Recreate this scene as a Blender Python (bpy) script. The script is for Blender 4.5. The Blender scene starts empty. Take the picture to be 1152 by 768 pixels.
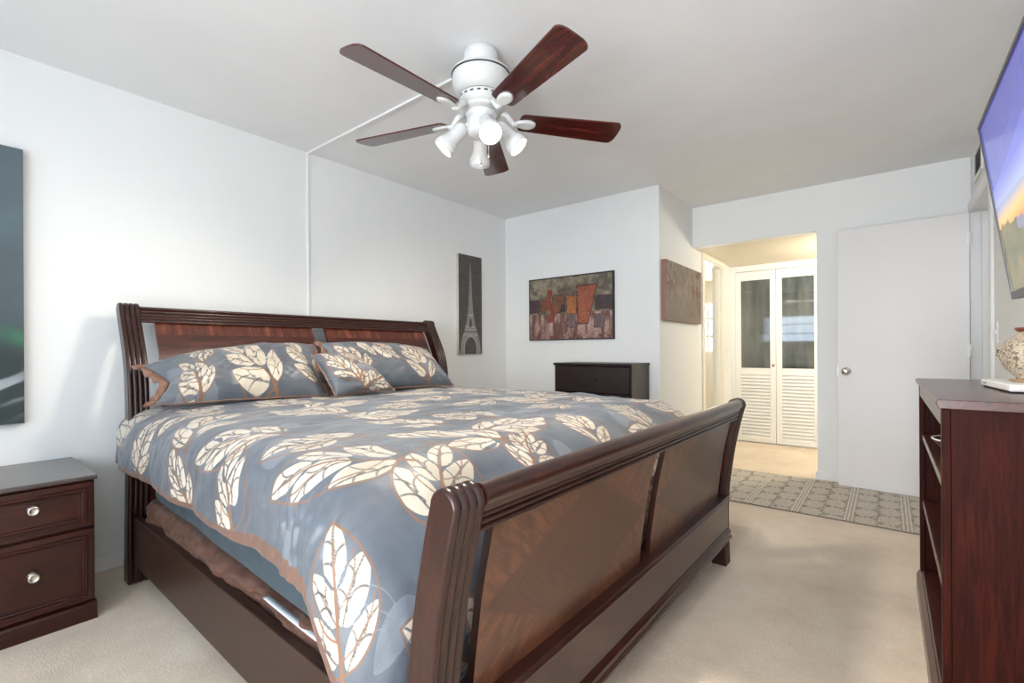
import bpy, bmesh, math, random
import numpy as np
from mathutils import Vector, Matrix
R_ = math.radians
PI = math.pi
sc = bpy.context.scene
COL = sc.collection

# ------------------------------------------------------------------ camera
F_PX, HOR_Y, YAW, ROLL = 531.8, 393.9, 0.6698, -0.0059
CAM = (3.102, 0.0, 1.095)
CEIL = 2.456
cd = bpy.data.cameras.new('camera')
cam = bpy.data.objects.new('camera', cd)
COL.objects.link(cam)
cd.sensor_width = 36.0
cd.lens = F_PX / 1152 * 36
cd.shift_y = (HOR_Y - 384) / 1152
cd.clip_start = 0.02
cam.matrix_world = Matrix.Translation(CAM) @ Matrix.Rotation(YAW, 4, 'Z') @ Matrix.Rotation(PI / 2, 4, 'X') @ Matrix.Rotation(ROLL, 4, 'Z')
sc.camera = cam

# ------------------------------------------------------------------ view, world and daylight
sc.view_settings.view_transform = 'Standard'
sc.view_settings.look = 'None'
sc.view_settings.gamma = 1.0
sc.view_settings.use_curve_mapping = False
sc.view_settings.exposure = 0.95
sc.cycles.use_denoising = True
sc.cycles.max_bounces = 10
sc.cycles.diffuse_bounces = 6
sc.cycles.glossy_bounces = 5
sc.cycles.transparent_max_bounces = 16
sc.cycles.sample_clamp_indirect = 6.0

SKY_STRENGTH = 1.35
WINDOW_W = 17.0          # daylight through the window behind the camera
REAR_FILL_W = 92.0       # fill light added outside an unseen, made-up window in the rear wall
SLIDER_W = 2.0          # daylight through the glass door behind the camera
BATH_W = 34.0
HALL_W = 21.0
FAN_W = 8.2

w = bpy.data.worlds.new('world')
sc.world = w
w.use_nodes = True
bg = w.node_tree.nodes['Background']
bg.inputs[0].default_value = (0.45, 0.69, 1.0, 1)
bg.inputs[1].default_value = SKY_STRENGTH


def area(name, loc, direction, sx, sy, power, color):
    l = bpy.data.lights.new(name, 'AREA')
    l.shape = 'RECTANGLE'
    l.size, l.size_y = sx, sy
    l.energy = power
    l.color = color
    o = bpy.data.objects.new(name, l)
    o.location = loc
    o.rotation_euler = Vector(direction).to_track_quat('-Z', 'Y').to_euler()
    COL.objects.link(o)
    return o


YR = -1.62   # rear wall, inner face
area('window_daylight', (1.33, YR - 0.30, 1.60), (0, 1, 0), 1.7, 0.8, WINDOW_W, (0.74, 0.86, 1.0))
area('rear_fill_light', (2.84, YR - 0.35, 1.15), (0.34, 1, 0.02), 1.05, 1.8, REAR_FILL_W, (0.965, 0.98, 0.985))
area('glass_door_daylight', (3.578 + 0.42, -0.84, 1.10), (-1, 0.0, 0.12), 1.25, 1.9, SLIDER_W, (0.90, 0.96, 1.0))
area('bathroom_daylight', (1.05, 7.5, 1.45), (0, -1, 0), 1.0, 0.9, BATH_W, (1.0, 0.95, 0.86))


# ------------------------------------------------------------------ helpers
class MB:
    def __init__(s):
        s.v = []; s.f = []; s.m = []; s.sm = []

    def add(s, vs, fs, mat=0, smooth=False):
        o = len(s.v)
        s.v.extend([tuple(map(float, p)) for p in vs])
        for f in fs:
            s.f.append(tuple(i + o for i in f)); s.m.append(mat); s.sm.append(smooth)
        return s

    def box(s, a, b, mat=0):
        x0, y0, z0 = a; x1, y1, z1 = b
        if x0 > x1: x0, x1 = x1, x0
        if y0 > y1: y0, y1 = y1, y0
        if z0 > z1: z0, z1 = z1, z0
        vs = [(x0, y0, z0), (x1, y0, z0), (x1, y1, z0), (x0, y1, z0), (x0, y0, z1), (x1, y0, z1), (x1, y1, z1), (x0, y1, z1)]
        fs = [(0, 3, 2, 1), (4, 5, 6, 7), (0, 1, 5, 4), (1, 2, 6, 5), (2, 3, 7, 6), (3, 0, 4, 7)]
        return s.add(vs, fs, mat)

    def loft(s, rings, mat=0, closed=True, caps=True, smooth=True):
        n = len(rings[0]); vs = [p for r in rings for p in r]; fs = []
        for i in range(len(rings) - 1):
            for j in range(n if closed else n - 1):
                k = (j + 1) % n
                fs.append((i * n + j, i * n + k, (i + 1) * n + k, (i + 1) * n + j))
        s.add(vs, fs, mat, smooth)
        if caps and closed:
            o = len(s.v) - len(vs)
            s.f.append(tuple(o + j for j in reversed(range(n)))); s.m.append(mat); s.sm.append(False)
            b = o + (len(rings) - 1) * n
            s.f.append(tuple(b + j for j in range(n))); s.m.append(mat); s.sm.append(False)
        return s

    def lathe(s, prof, M=None, seg=32, mat=0, smooth=True, caps=True):
        M = M or Matrix()
        rings = []
        for r, z in prof:
            rings.append([tuple(M @ Vector((max(r, 1e-4) * math.cos(2 * PI * k / seg), max(r, 1e-4) * math.sin(2 * PI * k / seg), z))) for k in range(seg)])
        return s.loft(rings, mat, True, caps, smooth)

    def tube(s, pts, r, seg=8, mat=0, smooth=True):
        pts = [Vector(p) for p in pts]
        rings = []
        up = Vector((0, 0, 1))
        for i, p in enumerate(pts):
            d = (pts[min(i + 1, len(pts) - 1)] - pts[max(i - 1, 0)]).normalized()
            a = d.cross(up)
            if a.length < 1e-3: a = d.cross(Vector((1, 0, 0)))
            a.normalize(); b = a.cross(d)
            rr = r[i] if isinstance(r, (list, tuple)) else r
            rings.append([tuple(p + a * rr * math.cos(2 * PI * k / seg) + b * rr * math.sin(2 * PI * k / seg)) for k in range(seg)])
        return s.loft(rings, mat, True, True, smooth)

    def prism(s, poly, axis, a, b, mat=0, smooth=False):
        def P(p, t):
            if axis == 'x': return (t, p[0], p[1])
            if axis == 'y': return (p[0], t, p[1])
            return (p[0], p[1], t)
        return s.loft([[P(p, a) for p in poly], [P(p, b) for p in poly]], mat, True, True, smooth)

    def build(s, name, mats, parent=None, loc=(0, 0, 0), rot=(0, 0, 0), bevel=0, recalc=True):
        me = bpy.data.meshes.new(name)
        me.from_pydata(s.v, [], s.f)
        if not isinstance(mats, (list, tuple)): mats = [mats]
        for m in mats: me.materials.append(m)
        me.polygons.foreach_set('material_index', s.m)
        me.polygons.foreach_set('use_smooth', s.sm)
        if recalc:
            bm = bmesh.new(); bm.from_mesh(me)
            bmesh.ops.recalc_face_normals(bm, faces=bm.faces)
            bm.to_mesh(me); bm.free()
        me.update()
        o = bpy.data.objects.new(name, me)
        o.location = loc; o.rotation_euler = rot
        COL.objects.link(o)
        if parent: o.parent = parent
        if bevel:
            bv = o.modifiers.new('edge', 'BEVEL'); bv.width = bevel; bv.segments = 2
            bv.limit_method = 'ANGLE'; bv.angle_limit = R_(40)
        return o


def tag(o, label=None, cat=None, group=None, kind=None):
    if label: o['label'] = label
    if cat: o['category'] = cat
    if group: o['group'] = group
    if kind: o['kind'] = kind
    return o


def thing(name, label, cat, loc=(0, 0, 0), rz=0, group=None, kind=None):
    o = bpy.data.objects.new(name, None)
    o.empty_display_size = 0.05
    COL.objects.link(o)
    o.location = loc; o.rotation_euler = (0, 0, rz)
    return tag(o, label, cat, group, kind)


def grid_obj(name, P, mats, parent=None, attrs=None, colors=None, smooth=True, flip=False, loc=(0, 0, 0)):
    """P: (n, m, 3) array of points -> grid mesh with float attributes / colour attribute."""
    n, m = P.shape[:2]
    me = bpy.data.meshes.new(name)
    idx = np.arange(n * m).reshape(n, m)
    q = np.stack([idx[:-1, :-1], idx[1:, :-1], idx[1:, 1:], idx[:-1, 1:]], -1).reshape(-1, 4)
    if flip: q = q[:, ::-1]
    me.vertices.add(n * m); me.vertices.foreach_set('co', P.reshape(-1).astype(np.float32))
    me.loops.add(q.size); me.loops.foreach_set('vertex_index', q.reshape(-1).astype(np.int32))
    me.polygons.add(len(q)); me.polygons.foreach_set('loop_start', np.arange(0, q.size, 4, dtype=np.int32))
    me.update(calc_edges=True)
    me.polygons.foreach_set('use_smooth', np.full(len(q), smooth))
    for k, a in (attrs or {}).items():
        at = me.attributes.new(k, 'FLOAT', 'POINT'); at.data.foreach_set('value', a.reshape(-1).astype(np.float32))
    if colors is not None:
        ca = me.color_attributes.new('paint', 'FLOAT_COLOR', 'POINT')
        c4 = np.ones((n * m, 4), np.float32); c4[:, :3] = colors.reshape(-1, 3)
        ca.data.foreach_set('color', c4.reshape(-1))
    for mm in (mats if isinstance(mats, (list, tuple)) else [mats]): me.materials.append(mm)
    o = bpy.data.objects.new(name, me); o.location = loc
    COL.objects.link(o)
    if parent: o.parent = parent
    return o


def lin(r, g, b):
    def f(c):
        c /= 255.0
        return c / 12.92 if c <= 0.04045 else ((c + 0.055) / 1.055) ** 2.4
    return (f(r), f(g), f(b))


def smooth01(x): x = np.clip(x, 0, 1); return x * x * (3 - 2 * x)


def vnoise(x, y, seed=0):
    xi = np.floor(x).astype(np.int64); yi = np.floor(y).astype(np.int64)
    fx = smooth01(x - xi); fy = smooth01(y - yi)

    def h(i, j):
        n = (i * 374761393 + j * 668265263 + seed * 974711) & 0x7fffffff
        n = ((n ^ (n >> 13)) * 1274126177) & 0x7fffffff
        return ((n ^ (n >> 16)) & 0xffff) / 65535.0
    return (h(xi, yi) * (1 - fx) + h(xi + 1, yi) * fx) * (1 - fy) + (h(xi, yi + 1) * (1 - fx) + h(xi + 1, yi + 1) * fx) * fy


def fbm(x, y, seed=0, o=4):
    s = 0; a = 0.5; t = 0
    for k in range(o):
        s = s + a * vnoise(x * 2 ** k, y * 2 ** k, seed + k * 17); t += a; a *= 0.5
    return s / t


# ------------------------------------------------------------------ materials
class NT:
    def __init__(s, name):
        s.mat = bpy.data.materials.new(name); s.mat.use_nodes = True
        s.t = s.mat.node_tree; s.b = s.t.nodes['Principled BSDF']; s.out = s.t.nodes['Material Output']

    def n(s, typ, **kw):
        nd = s.t.nodes.new(typ)
        for k, v in kw.items(): setattr(nd, k, v)
        return nd

    def l(s, a, b): s.t.links.new(a, b)

    def obj(s, scale=(1, 1, 1), rot=(0, 0, 0)):
        tc = s.n('ShaderNodeTexCoord'); mp = s.n('ShaderNodeMapping')
        mp.inputs['Scale'].default_value = scale; mp.inputs['Rotation'].default_value = rot
        s.l(tc.outputs['Object'], mp.inputs['Vector'])
        return mp.outputs['Vector']

    def noise(s, vec, scale, detail=4, rough=0.55, dist=0):
        nz = s.n('ShaderNodeTexNoise')
        nz.inputs['Scale'].default_value = scale; nz.inputs['Detail'].default_value = detail
        nz.inputs['Roughness'].default_value = rough; nz.inputs['Distortion'].default_value = dist
        if vec is not None: s.l(vec, nz.inputs['Vector'])
        return nz.outputs['Fac']

    def ramp(s, fac, stops):
        r = s.n('ShaderNodeValToRGB')
        e = r.color_ramp.elements
        e[0].position, e[0].color = stops[0][0], (*stops[0][1], 1)
        e[1].position, e[1].color = stops[-1][0], (*stops[-1][1], 1)
        for p, c in stops[1:-1]:
            x = e.new(p); x.color = (*c, 1)
        s.l(fac, r.inputs['Fac'])
        return r.outputs['Color']

    def math(s, op, a, b=None, clamp=False):
        m = s.n('ShaderNodeMath', operation=op); m.use_clamp = clamp
        for i, x in enumerate((a, b)):
            if x is None: continue
            if isinstance(x, (int, float)): m.inputs[i].default_value = x
            else: s.l(x, m.inputs[i])
        return m.outputs[0]

    def mix(s, fac, a, b):
        m = s.n('ShaderNodeMix', data_type='RGBA')
        for i, x in ((0, fac), (6, a), (7, b)):
            if isinstance(x, (int, float)): m.inputs[i].default_value = x
            elif isinstance(x, tuple): m.inputs[i].default_value = (*x, 1)
            else: s.l(x, m.inputs[i])
        return m.outputs[2]

    def bump(s, h, strength=0.3, dist=0.01):
        b = s.n('ShaderNodeBump'); b.inputs['Strength'].default_value = strength; b.inputs['Distance'].default_value = dist
        s.l(h, b.inputs['Height']); s.l(b.outputs['Normal'], s.b.inputs['Normal'])

    def set(s, **kw):
        for k, v in kw.items():
            i = s.b.inputs[k.replace('_', ' ')]
            if isinstance(v, tuple): i.default_value = (*v, 1)
            elif isinstance(v, (int, float)): i.default_value = v
            else: s.l(v, i)
        return s


def plain(name, c, rough=0.5, metal=0.0, bump=0.0, bscale=200, var=0.06, vscale=6, **kw):
    m = NT(name); v = m.obj()
    nz = m.noise(v, vscale, 3)
    a = tuple(x * (1 - var) for x in c); b = tuple(min(1, x * (1 + var)) for x in c)
    m.set(Base_Color=m.ramp(nz, [(0.3, a), (0.7, b)]), Roughness=rough, Metallic=metal, **kw)
    if bump: m.bump(m.noise(v, bscale, 4), bump, 0.002)
    return m.mat


def wood(name, dark, mid, light, scale, rough=0.32, coat=0.25, freq=14, bump=0.04, spec=0.5):
    """scale: per-axis stretch; low value along the grain."""
    m = NT(name); v = m.obj(scale)
    n1 = m.noise(v, freq, 6, 0.62, 0.6)
    n2 = m.noise(v, freq * 5, 3, 0.6)
    f = m.math('ADD', m.math('MULTIPLY', n1, 0.75), m.math('MULTIPLY', n2, 0.25))
    m.set(Base_Color=m.ramp(f, [(0.30, dark), (0.5, mid), (0.72, light)]), Roughness=rough, Coat_Weight=coat, Coat_Roughness=0.18, Specular_IOR_Level=spec)
    m.bump(n2, bump, 0.002)
    return m.mat


M = {}
M['wall'] = plain('wall_paint', (0.80, 0.81, 0.80), 0.62, bump=0.05, bscale=60, var=0.012, vscale=2)
M['wall_cream'] = plain('cream_wall_paint', (0.80, 0.765, 0.66), 0.6, bump=0.05, bscale=60, var=0.012)
M['ceiling'] = plain('ceiling_paint', (0.82, 0.825, 0.835), 0.7, bump=0.12, bscale=45, var=0.02, vscale=3)
M['ceiling_cream'] = plain('cream_ceiling_paint', (0.74, 0.68, 0.55), 0.7, bump=0.12, bscale=45, var=0.015)
M['trim'] = plain('white_trim_paint', (0.82, 0.82, 0.81), 0.35, var=0.01)
M['trim_cream'] = plain('cream_trim_paint', (0.82, 0.79, 0.70), 0.35, var=0.01)
M['door'] = plain('door_paint', (0.76, 0.74, 0.735), 0.45, var=0.02, vscale=1.5)
M['closet'] = plain('closet_door_paint', (0.84, 0.83, 0.80), 0.4, var=0.01)
M['white_plastic'] = plain('white_plastic', (0.80, 0.80, 0.80), 0.35, var=0.02)
M['fan_white'] = plain('white_enamel', (0.66, 0.66, 0.655), 0.28, var=0.01)
M['chrome'] = plain('polished_metal', (0.62, 0.60, 0.58), 0.2, metal=1.0)
M['nickel'] = plain('brushed_nickel', (0.66, 0.62, 0.56), 0.3, metal=1.0)
M['brass'] = plain('aged_brass', (0.28, 0.19, 0.10), 0.35, metal=1.0)
M['black'] = plain('black_plastic', (0.012, 0.012, 0.013), 0.3)
M['tv_bezel'] = plain('grey_bezel', (0.10, 0.10, 0.105), 0.35, metal=0.4)
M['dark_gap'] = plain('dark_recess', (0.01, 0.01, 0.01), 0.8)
M['bed'] = wood('bed_cherry', lin(30, 14, 11), lin(52, 25, 19), lin(80, 40, 28), (8, 0.9, 8), 0.30, 0.3)
M['bed_v'] = wood('bed_cherry_upright', lin(26, 11, 8), lin(45, 20, 14), lin(70, 34, 23), (8, 8, 0.9), 0.32, 0.2, 14, 0.04, 0.4)
M['bed_l'] = wood('bed_cherry_rail', lin(32, 18, 12), lin(48, 28, 20), lin(62, 38, 28), (0.9, 8, 8), 0.42, 0.1, 14, 0.04, 0.35)
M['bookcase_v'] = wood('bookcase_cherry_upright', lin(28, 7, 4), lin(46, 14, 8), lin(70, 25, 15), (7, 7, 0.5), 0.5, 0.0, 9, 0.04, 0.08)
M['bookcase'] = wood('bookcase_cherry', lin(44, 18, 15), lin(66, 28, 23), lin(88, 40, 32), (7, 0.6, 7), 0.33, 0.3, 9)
M['night'] = wood('nightstand_cherry', lin(32, 10, 5), lin(50, 17, 10), lin(76, 30, 18), (7, 0.6, 7), 0.32, 0.12, 8, 0.04, 0.35)
M['night_top'] = wood('nightstand_top_painted_sheen', lin(50, 40, 40), lin(66, 54, 53), lin(86, 72, 70), (4, 0.5, 4), 0.30, 0.4, 7)  # grey sheen of reflected light put into the top's wood colour
M['espresso'] = wood('espresso_veneer', lin(24, 15, 14), lin(36, 23, 21), lin(50, 33, 30), (0.7, 6, 7), 0.42, 0.1, 10)
M['blade'] = None


def blade_mat():
    m = NT('fan_blade_rosewood'); v = m.obj((1.0, 12, 12))
    n1 = m.noise(v, 3.0, 4, 0.55, 0.8); n2 = m.noise(v, 14, 2)
    f = m.math('ADD', m.math('MULTIPLY', n1, 0.7), m.math('MULTIPLY', n2, 0.3))
    m.set(Base_Color=m.ramp(f, [(0.3, lin(38, 10, 8)), (0.5, lin(70, 24, 20)), (0.7, lin(104, 44, 36))]), Roughness=0.16, Coat_Weight=0.5, Coat_Roughness=0.06)
    return m.mat


M['blade'] = blade_mat()


def veneer(name, W, H, dark, mid, light, rough=0.3):
    """Book-matched diamond veneer on a panel in its local y / z plane."""
    m = NT(name)
    tc = m.n('ShaderNodeTexCoord'); sp = m.n('ShaderNodeSeparateXYZ'); m.l(tc.outputs['Object'], sp.inputs[0])
    u = m.math('DIVIDE', m.math('ABSOLUTE', sp.outputs[1]), W); v = m.math('DIVIDE', m.math('ABSOLUTE', sp.outputs[2]), H)
    inside = m.math('LESS_THAN', m.math('ADD', u, v), 1.0)
    a = m.math('ADD', m.math('ABSOLUTE', sp.outputs[1]), m.math('MULTIPLY', m.math('ABSOLUTE', sp.outputs[2]), 1.3))
    b = m.math('SUBTRACT', m.math('ABSOLUTE', sp.outputs[1]), m.math('MULTIPLY', m.math('ABSOLUTE', sp.outputs[2]), 1.3))
    c1 = m.n('ShaderNodeCombineXYZ'); m.l(m.math('MULTIPLY', a, 9.0), c1.inputs[0]); m.l(m.math('MULTIPLY', b, 0.8), c1.inputs[1])
    c2 = m.n('ShaderNodeCombineXYZ'); m.l(m.math('MULTIPLY', b, 5.0), c2.inputs[0]); m.l(m.math('MULTIPLY', a, 1.2), c2.inputs[1])
    g1 = m.noise(c1.outputs[0], 8, 5, 0.6, 0.4); g2 = m.noise(c2.outputs[0], 6, 5, 0.65, 0.6)
    cA = m.ramp(g1, [(0.3, dark), (0.55, tuple(0.5 * (x + y) for x, y in zip(dark, mid))), (0.75, mid)])
    cB = m.ramp(g2, [(0.3, dark), (0.5, mid), (0.72, light)])
    m.set(Base_Color=m.mix(inside, cB, cA), Roughness=rough, Coat_Weight=0.25, Coat_Roughness=0.2)
    return m.mat


M['veneer_foot'] = veneer('footboard_veneer', 0.41, 0.20, lin(66, 40, 28), lin(92, 55, 37), lin(118, 72, 48), 0.34)


def hb_veneer():
    m = NT('headboard_veneer'); v = m.obj((1, 1, 1))
    tc = m.n('ShaderNodeTexCoord'); sp = m.n('ShaderNodeSeparateXYZ'); m.l(tc.outputs['Object'], sp.inputs[0])
    c = m.n('ShaderNodeCombineXYZ')
    m.l(m.math('MULTIPLY', sp.outputs[1], 12.0), c.inputs[0]); m.l(m.math('MULTIPLY', sp.outputs[2], 2.0), c.inputs[1])
    top = m.noise(c.outputs[0], 2.2, 4, 0.6, 0.3)
    c2 = m.n('ShaderNodeCombineXYZ')
    m.l(m.math('MULTIPLY', sp.outputs[1], 1.0), c2.inputs[0]); m.l(m.math('MULTIPLY', sp.outputs[2], 9.0), c2.inputs[1])
    low = m.noise(c2.outputs[0], 5, 5, 0.6, 0.6)
    band = m.math('GREATER_THAN', sp.outputs[2], 1.185)
    A = m.ramp(top, [(0.34, lin(66, 30, 20)), (0.56, lin(100, 50, 34)), (0.70, lin(160, 96, 68))])
    B = m.ramp(low, [(0.32, lin(50, 22, 15)), (0.6, lin(74, 34, 22)), (0.8, lin(106, 56, 36))])
    m.set(Base_Color=m.mix(band, B, A), Roughness=0.3, Coat_Weight=0.25, Coat_Roughness=0.2)
    return m.mat


M['veneer_head'] = hb_veneer()


def carpet_mat():
    m = NT('carpet_pile'); v = m.obj()
    big = m.noise(v, 2.2, 6, 0.68); fine = m.noise(v, 110, 5, 0.85)
    f = m.math('ADD', m.math('MULTIPLY', big, 0.55), m.math('MULTIPLY', fine, 0.45))
    m.set(Base_Color=m.ramp(f, [(0.32, lin(204, 184, 162)), (0.5, lin(230, 212, 190)), (0.68, lin(246, 232, 212))]), Roughness=0.95, Sheen_Weight=0.15)
    m.bump(fine, 0.6, 0.008)
    return m.mat


M['carpet'] = carpet_mat()


def satin(name, a, b, rough=0.36, scale=9, sheen=0.1):
    m = NT(name); v = m.obj((1, 1, 1)); nz = m.noise(v, scale, 4, 0.6, 0.4)
    m.set(Base_Color=m.ramp(nz, [(0.3, a), (0.7, b)]), Roughness=rough, Sheen_Weight=sheen, Specular_IOR_Level=0.45)
    m.bump(m.noise(v, 26, 4, 0.6), 0.10, 0.01)
    return m.mat


M['brown_satin'] = satin('brown_satin', lin(82, 54, 42), lin(106, 73, 59), 0.33)
M['teal_sheet'] = satin('slate_blue_sheet', lin(48, 64, 73), lin(60, 77, 86), 0.6)
M['white_sheet'] = satin('white_cotton', lin(214, 222, 230), lin(230, 236, 240), 0.8)
M['copper_satin'] = satin('copper_satin', lin(112, 79, 63), lin(138, 101, 83), 0.42)


def fabric(name, weave=True):
    m = NT(name)

    def attr(k):
        a = m.n('ShaderNodeAttribute'); a.attribute_name = k; return a.outputs['Fac']

    def mask(k, w):
        r = m.n('ShaderNodeMapRange'); r.inputs['From Min'].default_value = -w; r.inputs['From Max'].default_value = w
        m.l(attr(k), r.inputs['Value']); return r.outputs['Result']
    v = m.obj()
    nz = m.noise(v, 3.0, 4, 0.6)
    base = m.ramp(nz, [(0.3, lin(80, 89, 99)), (0.55, lin(95, 101, 109)), (0.75, lin(111, 114, 118))])
    tone = m.mix(mask('tone', 0.0015), base, m.mix(0.5, base, lin(130, 137, 146)))
    tone = m.mix(mask('tone_line', 0.0012), tone, m.mix(0.5, base, lin(142, 149, 156)))
    # fine woven check
    sp = m.n('ShaderNodeCombineXYZ'); m.l(attr('s'), sp.inputs[0]); m.l(attr('t'), sp.inputs[1])
    ck = m.n('ShaderNodeTexChecker'); ck.inputs['Scale'].default_value = 330; m.l(sp.outputs[0], ck.inputs['Vector'])
    ck.inputs['Color1'].default_value = (0.82, 0.82, 0.82, 1); ck.inputs['Color2'].default_value = (1.2, 1.2, 1.2, 1)
    mul = m.n('ShaderNodeMix', data_type='RGBA', blend_type='MULTIPLY'); mul.inputs[0].default_value = 0.8
    m.l(tone, mul.inputs[6]); m.l(ck.outputs['Color'], mul.inputs[7])
    ground = mul.outputs[2]
    lf = m.noise(v, 7.0, 3)
    cream = m.ramp(lf, [(0.3, lin(186, 175, 158)), (0.7, lin(208, 199, 184))])
    c = m.mix(mask('leaf', 0.0012), ground, cream)
    c = m.mix(mask('vein', 0.0016), c, lin(84, 80, 80))
    c = m.mix(mask('copper', 0.0012), c, lin(132, 97, 75))
    c = m.mix(mask('hem', 0.001), c, lin(114, 85, 73))
    leafm = mask('leaf', 0.0012)
    m.set(Base_Color=c, Roughness=m.math('ADD', 0.40, m.math('MULTIPLY', leafm, 0.1)), Sheen_Weight=0.2, Sheen_Roughness=0.4, Specular_IOR_Level=0.45)
    m.bump(m.math('ADD', m.noise(v, 9, 4, 0.55), m.math('MULTIPLY', leafm, 0.08)), 0.16, 0.02)
    return m.mat


M['leaf_fabric'] = fabric('leaf_jacquard')


def painted(name, rough=0.6, bump=0.2, bscale=70, emit=0):
    m = NT(name)
    a = m.n('ShaderNodeVertexColor'); a.layer_name = 'paint'
    m.set(Base_Color=a.outputs['Color'], Roughness=rough)
    if emit:
        m.set(Base_Color=(0.01, 0.01, 0.01), Emission_Color=a.outputs['Color'], Emission_Strength=emit)
    elif bump:
        m.bump(m.noise(m.obj(), bscale, 4), bump, 0.004)
    return m.mat


M['paint'] = painted('painted_canvas')
M['rug'] = painted('woven_rug', 0.95, 0.5, 220)
M['screen'] = painted('lit_screen', 0.12, 0, 0, 0.40)
M['canvas_edge'] = plain('raw_canvas_edge', lin(196, 186, 174), 0.8)
M['canvas_dark'] = plain('dark_canvas_edge', lin(44, 42, 42), 0.7)


def window_glass():
    m = NT('window_glass')
    tr = m.n('ShaderNodeBsdfTransparent'); gl = m.n('ShaderNodeBsdfGlossy'); gl.inputs['Roughness'].default_value = 0.02
    mx = m.n('ShaderNodeMixShader'); mx.inputs[0].default_value = 0.06
    m.l(tr.outputs[0], mx.inputs[1]); m.l(gl.outputs[0], mx.inputs[2]); m.l(mx.outputs[0], m.out.inputs['Surface'])
    return m.mat


M['glass'] = window_glass()


def reeded_glass():
    m = NT('smoked_glass_painted_reflection')
    v = m.obj((1, 0.0, 0.0))
    wv = m.n('ShaderNodeTexWave'); wv.inputs['Scale'].default_value = 26; m.l(v, wv.inputs['Vector'])
    nz = m.noise(m.obj((3, 3, 0.6)), 3, 3)
    m.set(Base_Color=m.ramp(nz, [(0.3, lin(60, 64, 62)), (0.7, lin(104, 108, 103))]), Roughness=0.035, IOR=1.8)  # uneven lighter tones put reflections into the dark glass colour
    m.bump(wv.outputs['Fac'], 0.05, 0.002)
    return m.mat


M['reeded'] = reeded_glass()


def emitter(name, c, s):
    m = NT(name); m.set(Base_Color=(0.9, 0.9, 0.9), Emission_Color=c, Emission_Strength=s); return m.mat


M['bulb'] = emitter('lit_bulb', (1.0, 0.90, 0.76), 9.0)


def ceramic():
    m = NT('scaled_ceramic'); v = m.obj()
    vo = m.n('ShaderNodeTexVoronoi'); vo.inputs['Scale'].default_value = 140; m.l(v, vo.inputs['Vector'])
    c = m.ramp(vo.outputs['Distance'], [(0.0, lin(206, 194, 176)), (0.55, lin(178, 164, 144)), (0.9, lin(104, 88, 70))])
    m.set(Base_Color=c, Roughness=0.5)
    m.bump(m.math('SUBTRACT', 1.0, vo.outputs['Distance']), 0.5, 0.004)
    return m.mat


M['ceramic'] = ceramic()
M['rust'] = plain('rust_glaze', lin(120, 62, 42), 0.4, var=0.4, vscale=30)

# ------------------------------------------------------------------ the room shell
YB, XW, YF, XR, XO, ZH, YC = 3.818, 1.635, 4.675, 3.578, 2.648, 2.077, 6.10


def struct(name, mb, mat, label, cat, **kw):
    o = mb.build(name, mat, **kw); return tag(o, label, cat, kind='structure')


X1, Y1 = 5.0, 8.2
struct('floor', MB().box((-0.1, YR - 0.1, -0.1), (X1, Y1, 0)), M['carpet'], 'pale beige carpet covering the bedroom and hall floor', 'floor')
struct('ceiling', MB().box((-0.1, YR - 0.1, CEIL), (X1, YF, CEIL + 0.1)), M['ceiling'], 'grey white painted bedroom ceiling', 'ceiling')
struct('ceiling_hall', MB().box((0.0, YF + 0.1, ZH), (X1, Y1, ZH + 0.1)), M['ceiling_cream'], 'lower cream ceiling above the hall by the closet', 'ceiling')
struct('wall_left', MB().box((-0.1, YR - 0.1, 0), (0, YB + 0.1, CEIL)), M['wall'], 'long white wall behind the bed', 'wall')
struct('wall_back', MB().box((0, YB, 0), (XW, YB + 0.1, CEIL)), M['wall'], 'white wall behind the dark dresser', 'wall')
# wing wall with a doorway in the hall
mb = MB()
DY0, DY1, DZ = 5.02, 5.74, 2.03
mb.box((XW - 0.1, YB + 0.1, 0), (XW, DY0, CEIL)); mb.box((XW - 0.1, DY1, 0), (XW, Y1, CEIL)); mb.box((XW - 0.1, DY0, DZ), (XW, DY1, CEIL))
struct('wall_wing', mb, M['wall'], 'white wall turning from the dresser corner into the hall', 'wall')
mb = MB(); mb.box((XW, YF, ZH), (X1, YF + 0.1, CEIL)); mb.box((XO, YF, 0), (X1, YF + 0.1, ZH))
struct('wall_far', mb, M['wall'], 'white wall behind the open slab door', 'wall')
RD0, RD1, RDZ = 3.80, 4.615, 2.06
SY0, SY1, SZ1 = -1.44, -0.24, 2.06
mb = MB()
mb.box((XR, YR - 0.1, 0), (XR + 0.13, SY0, CEIL)); mb.box((XR, SY0, SZ1), (XR + 0.13, SY1, CEIL)); mb.box((XR, SY1, 0), (XR + 0.13, RD0, CEIL)); mb.box((XR, RD1, 0), (XR + 0.13, YF, CEIL)); mb.box((XR, RD0, RDZ), (XR + 0.13, RD1, CEIL))
struct('wall_right', mb, M['wall'], 'white wall behind the television', 'wall')
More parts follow.
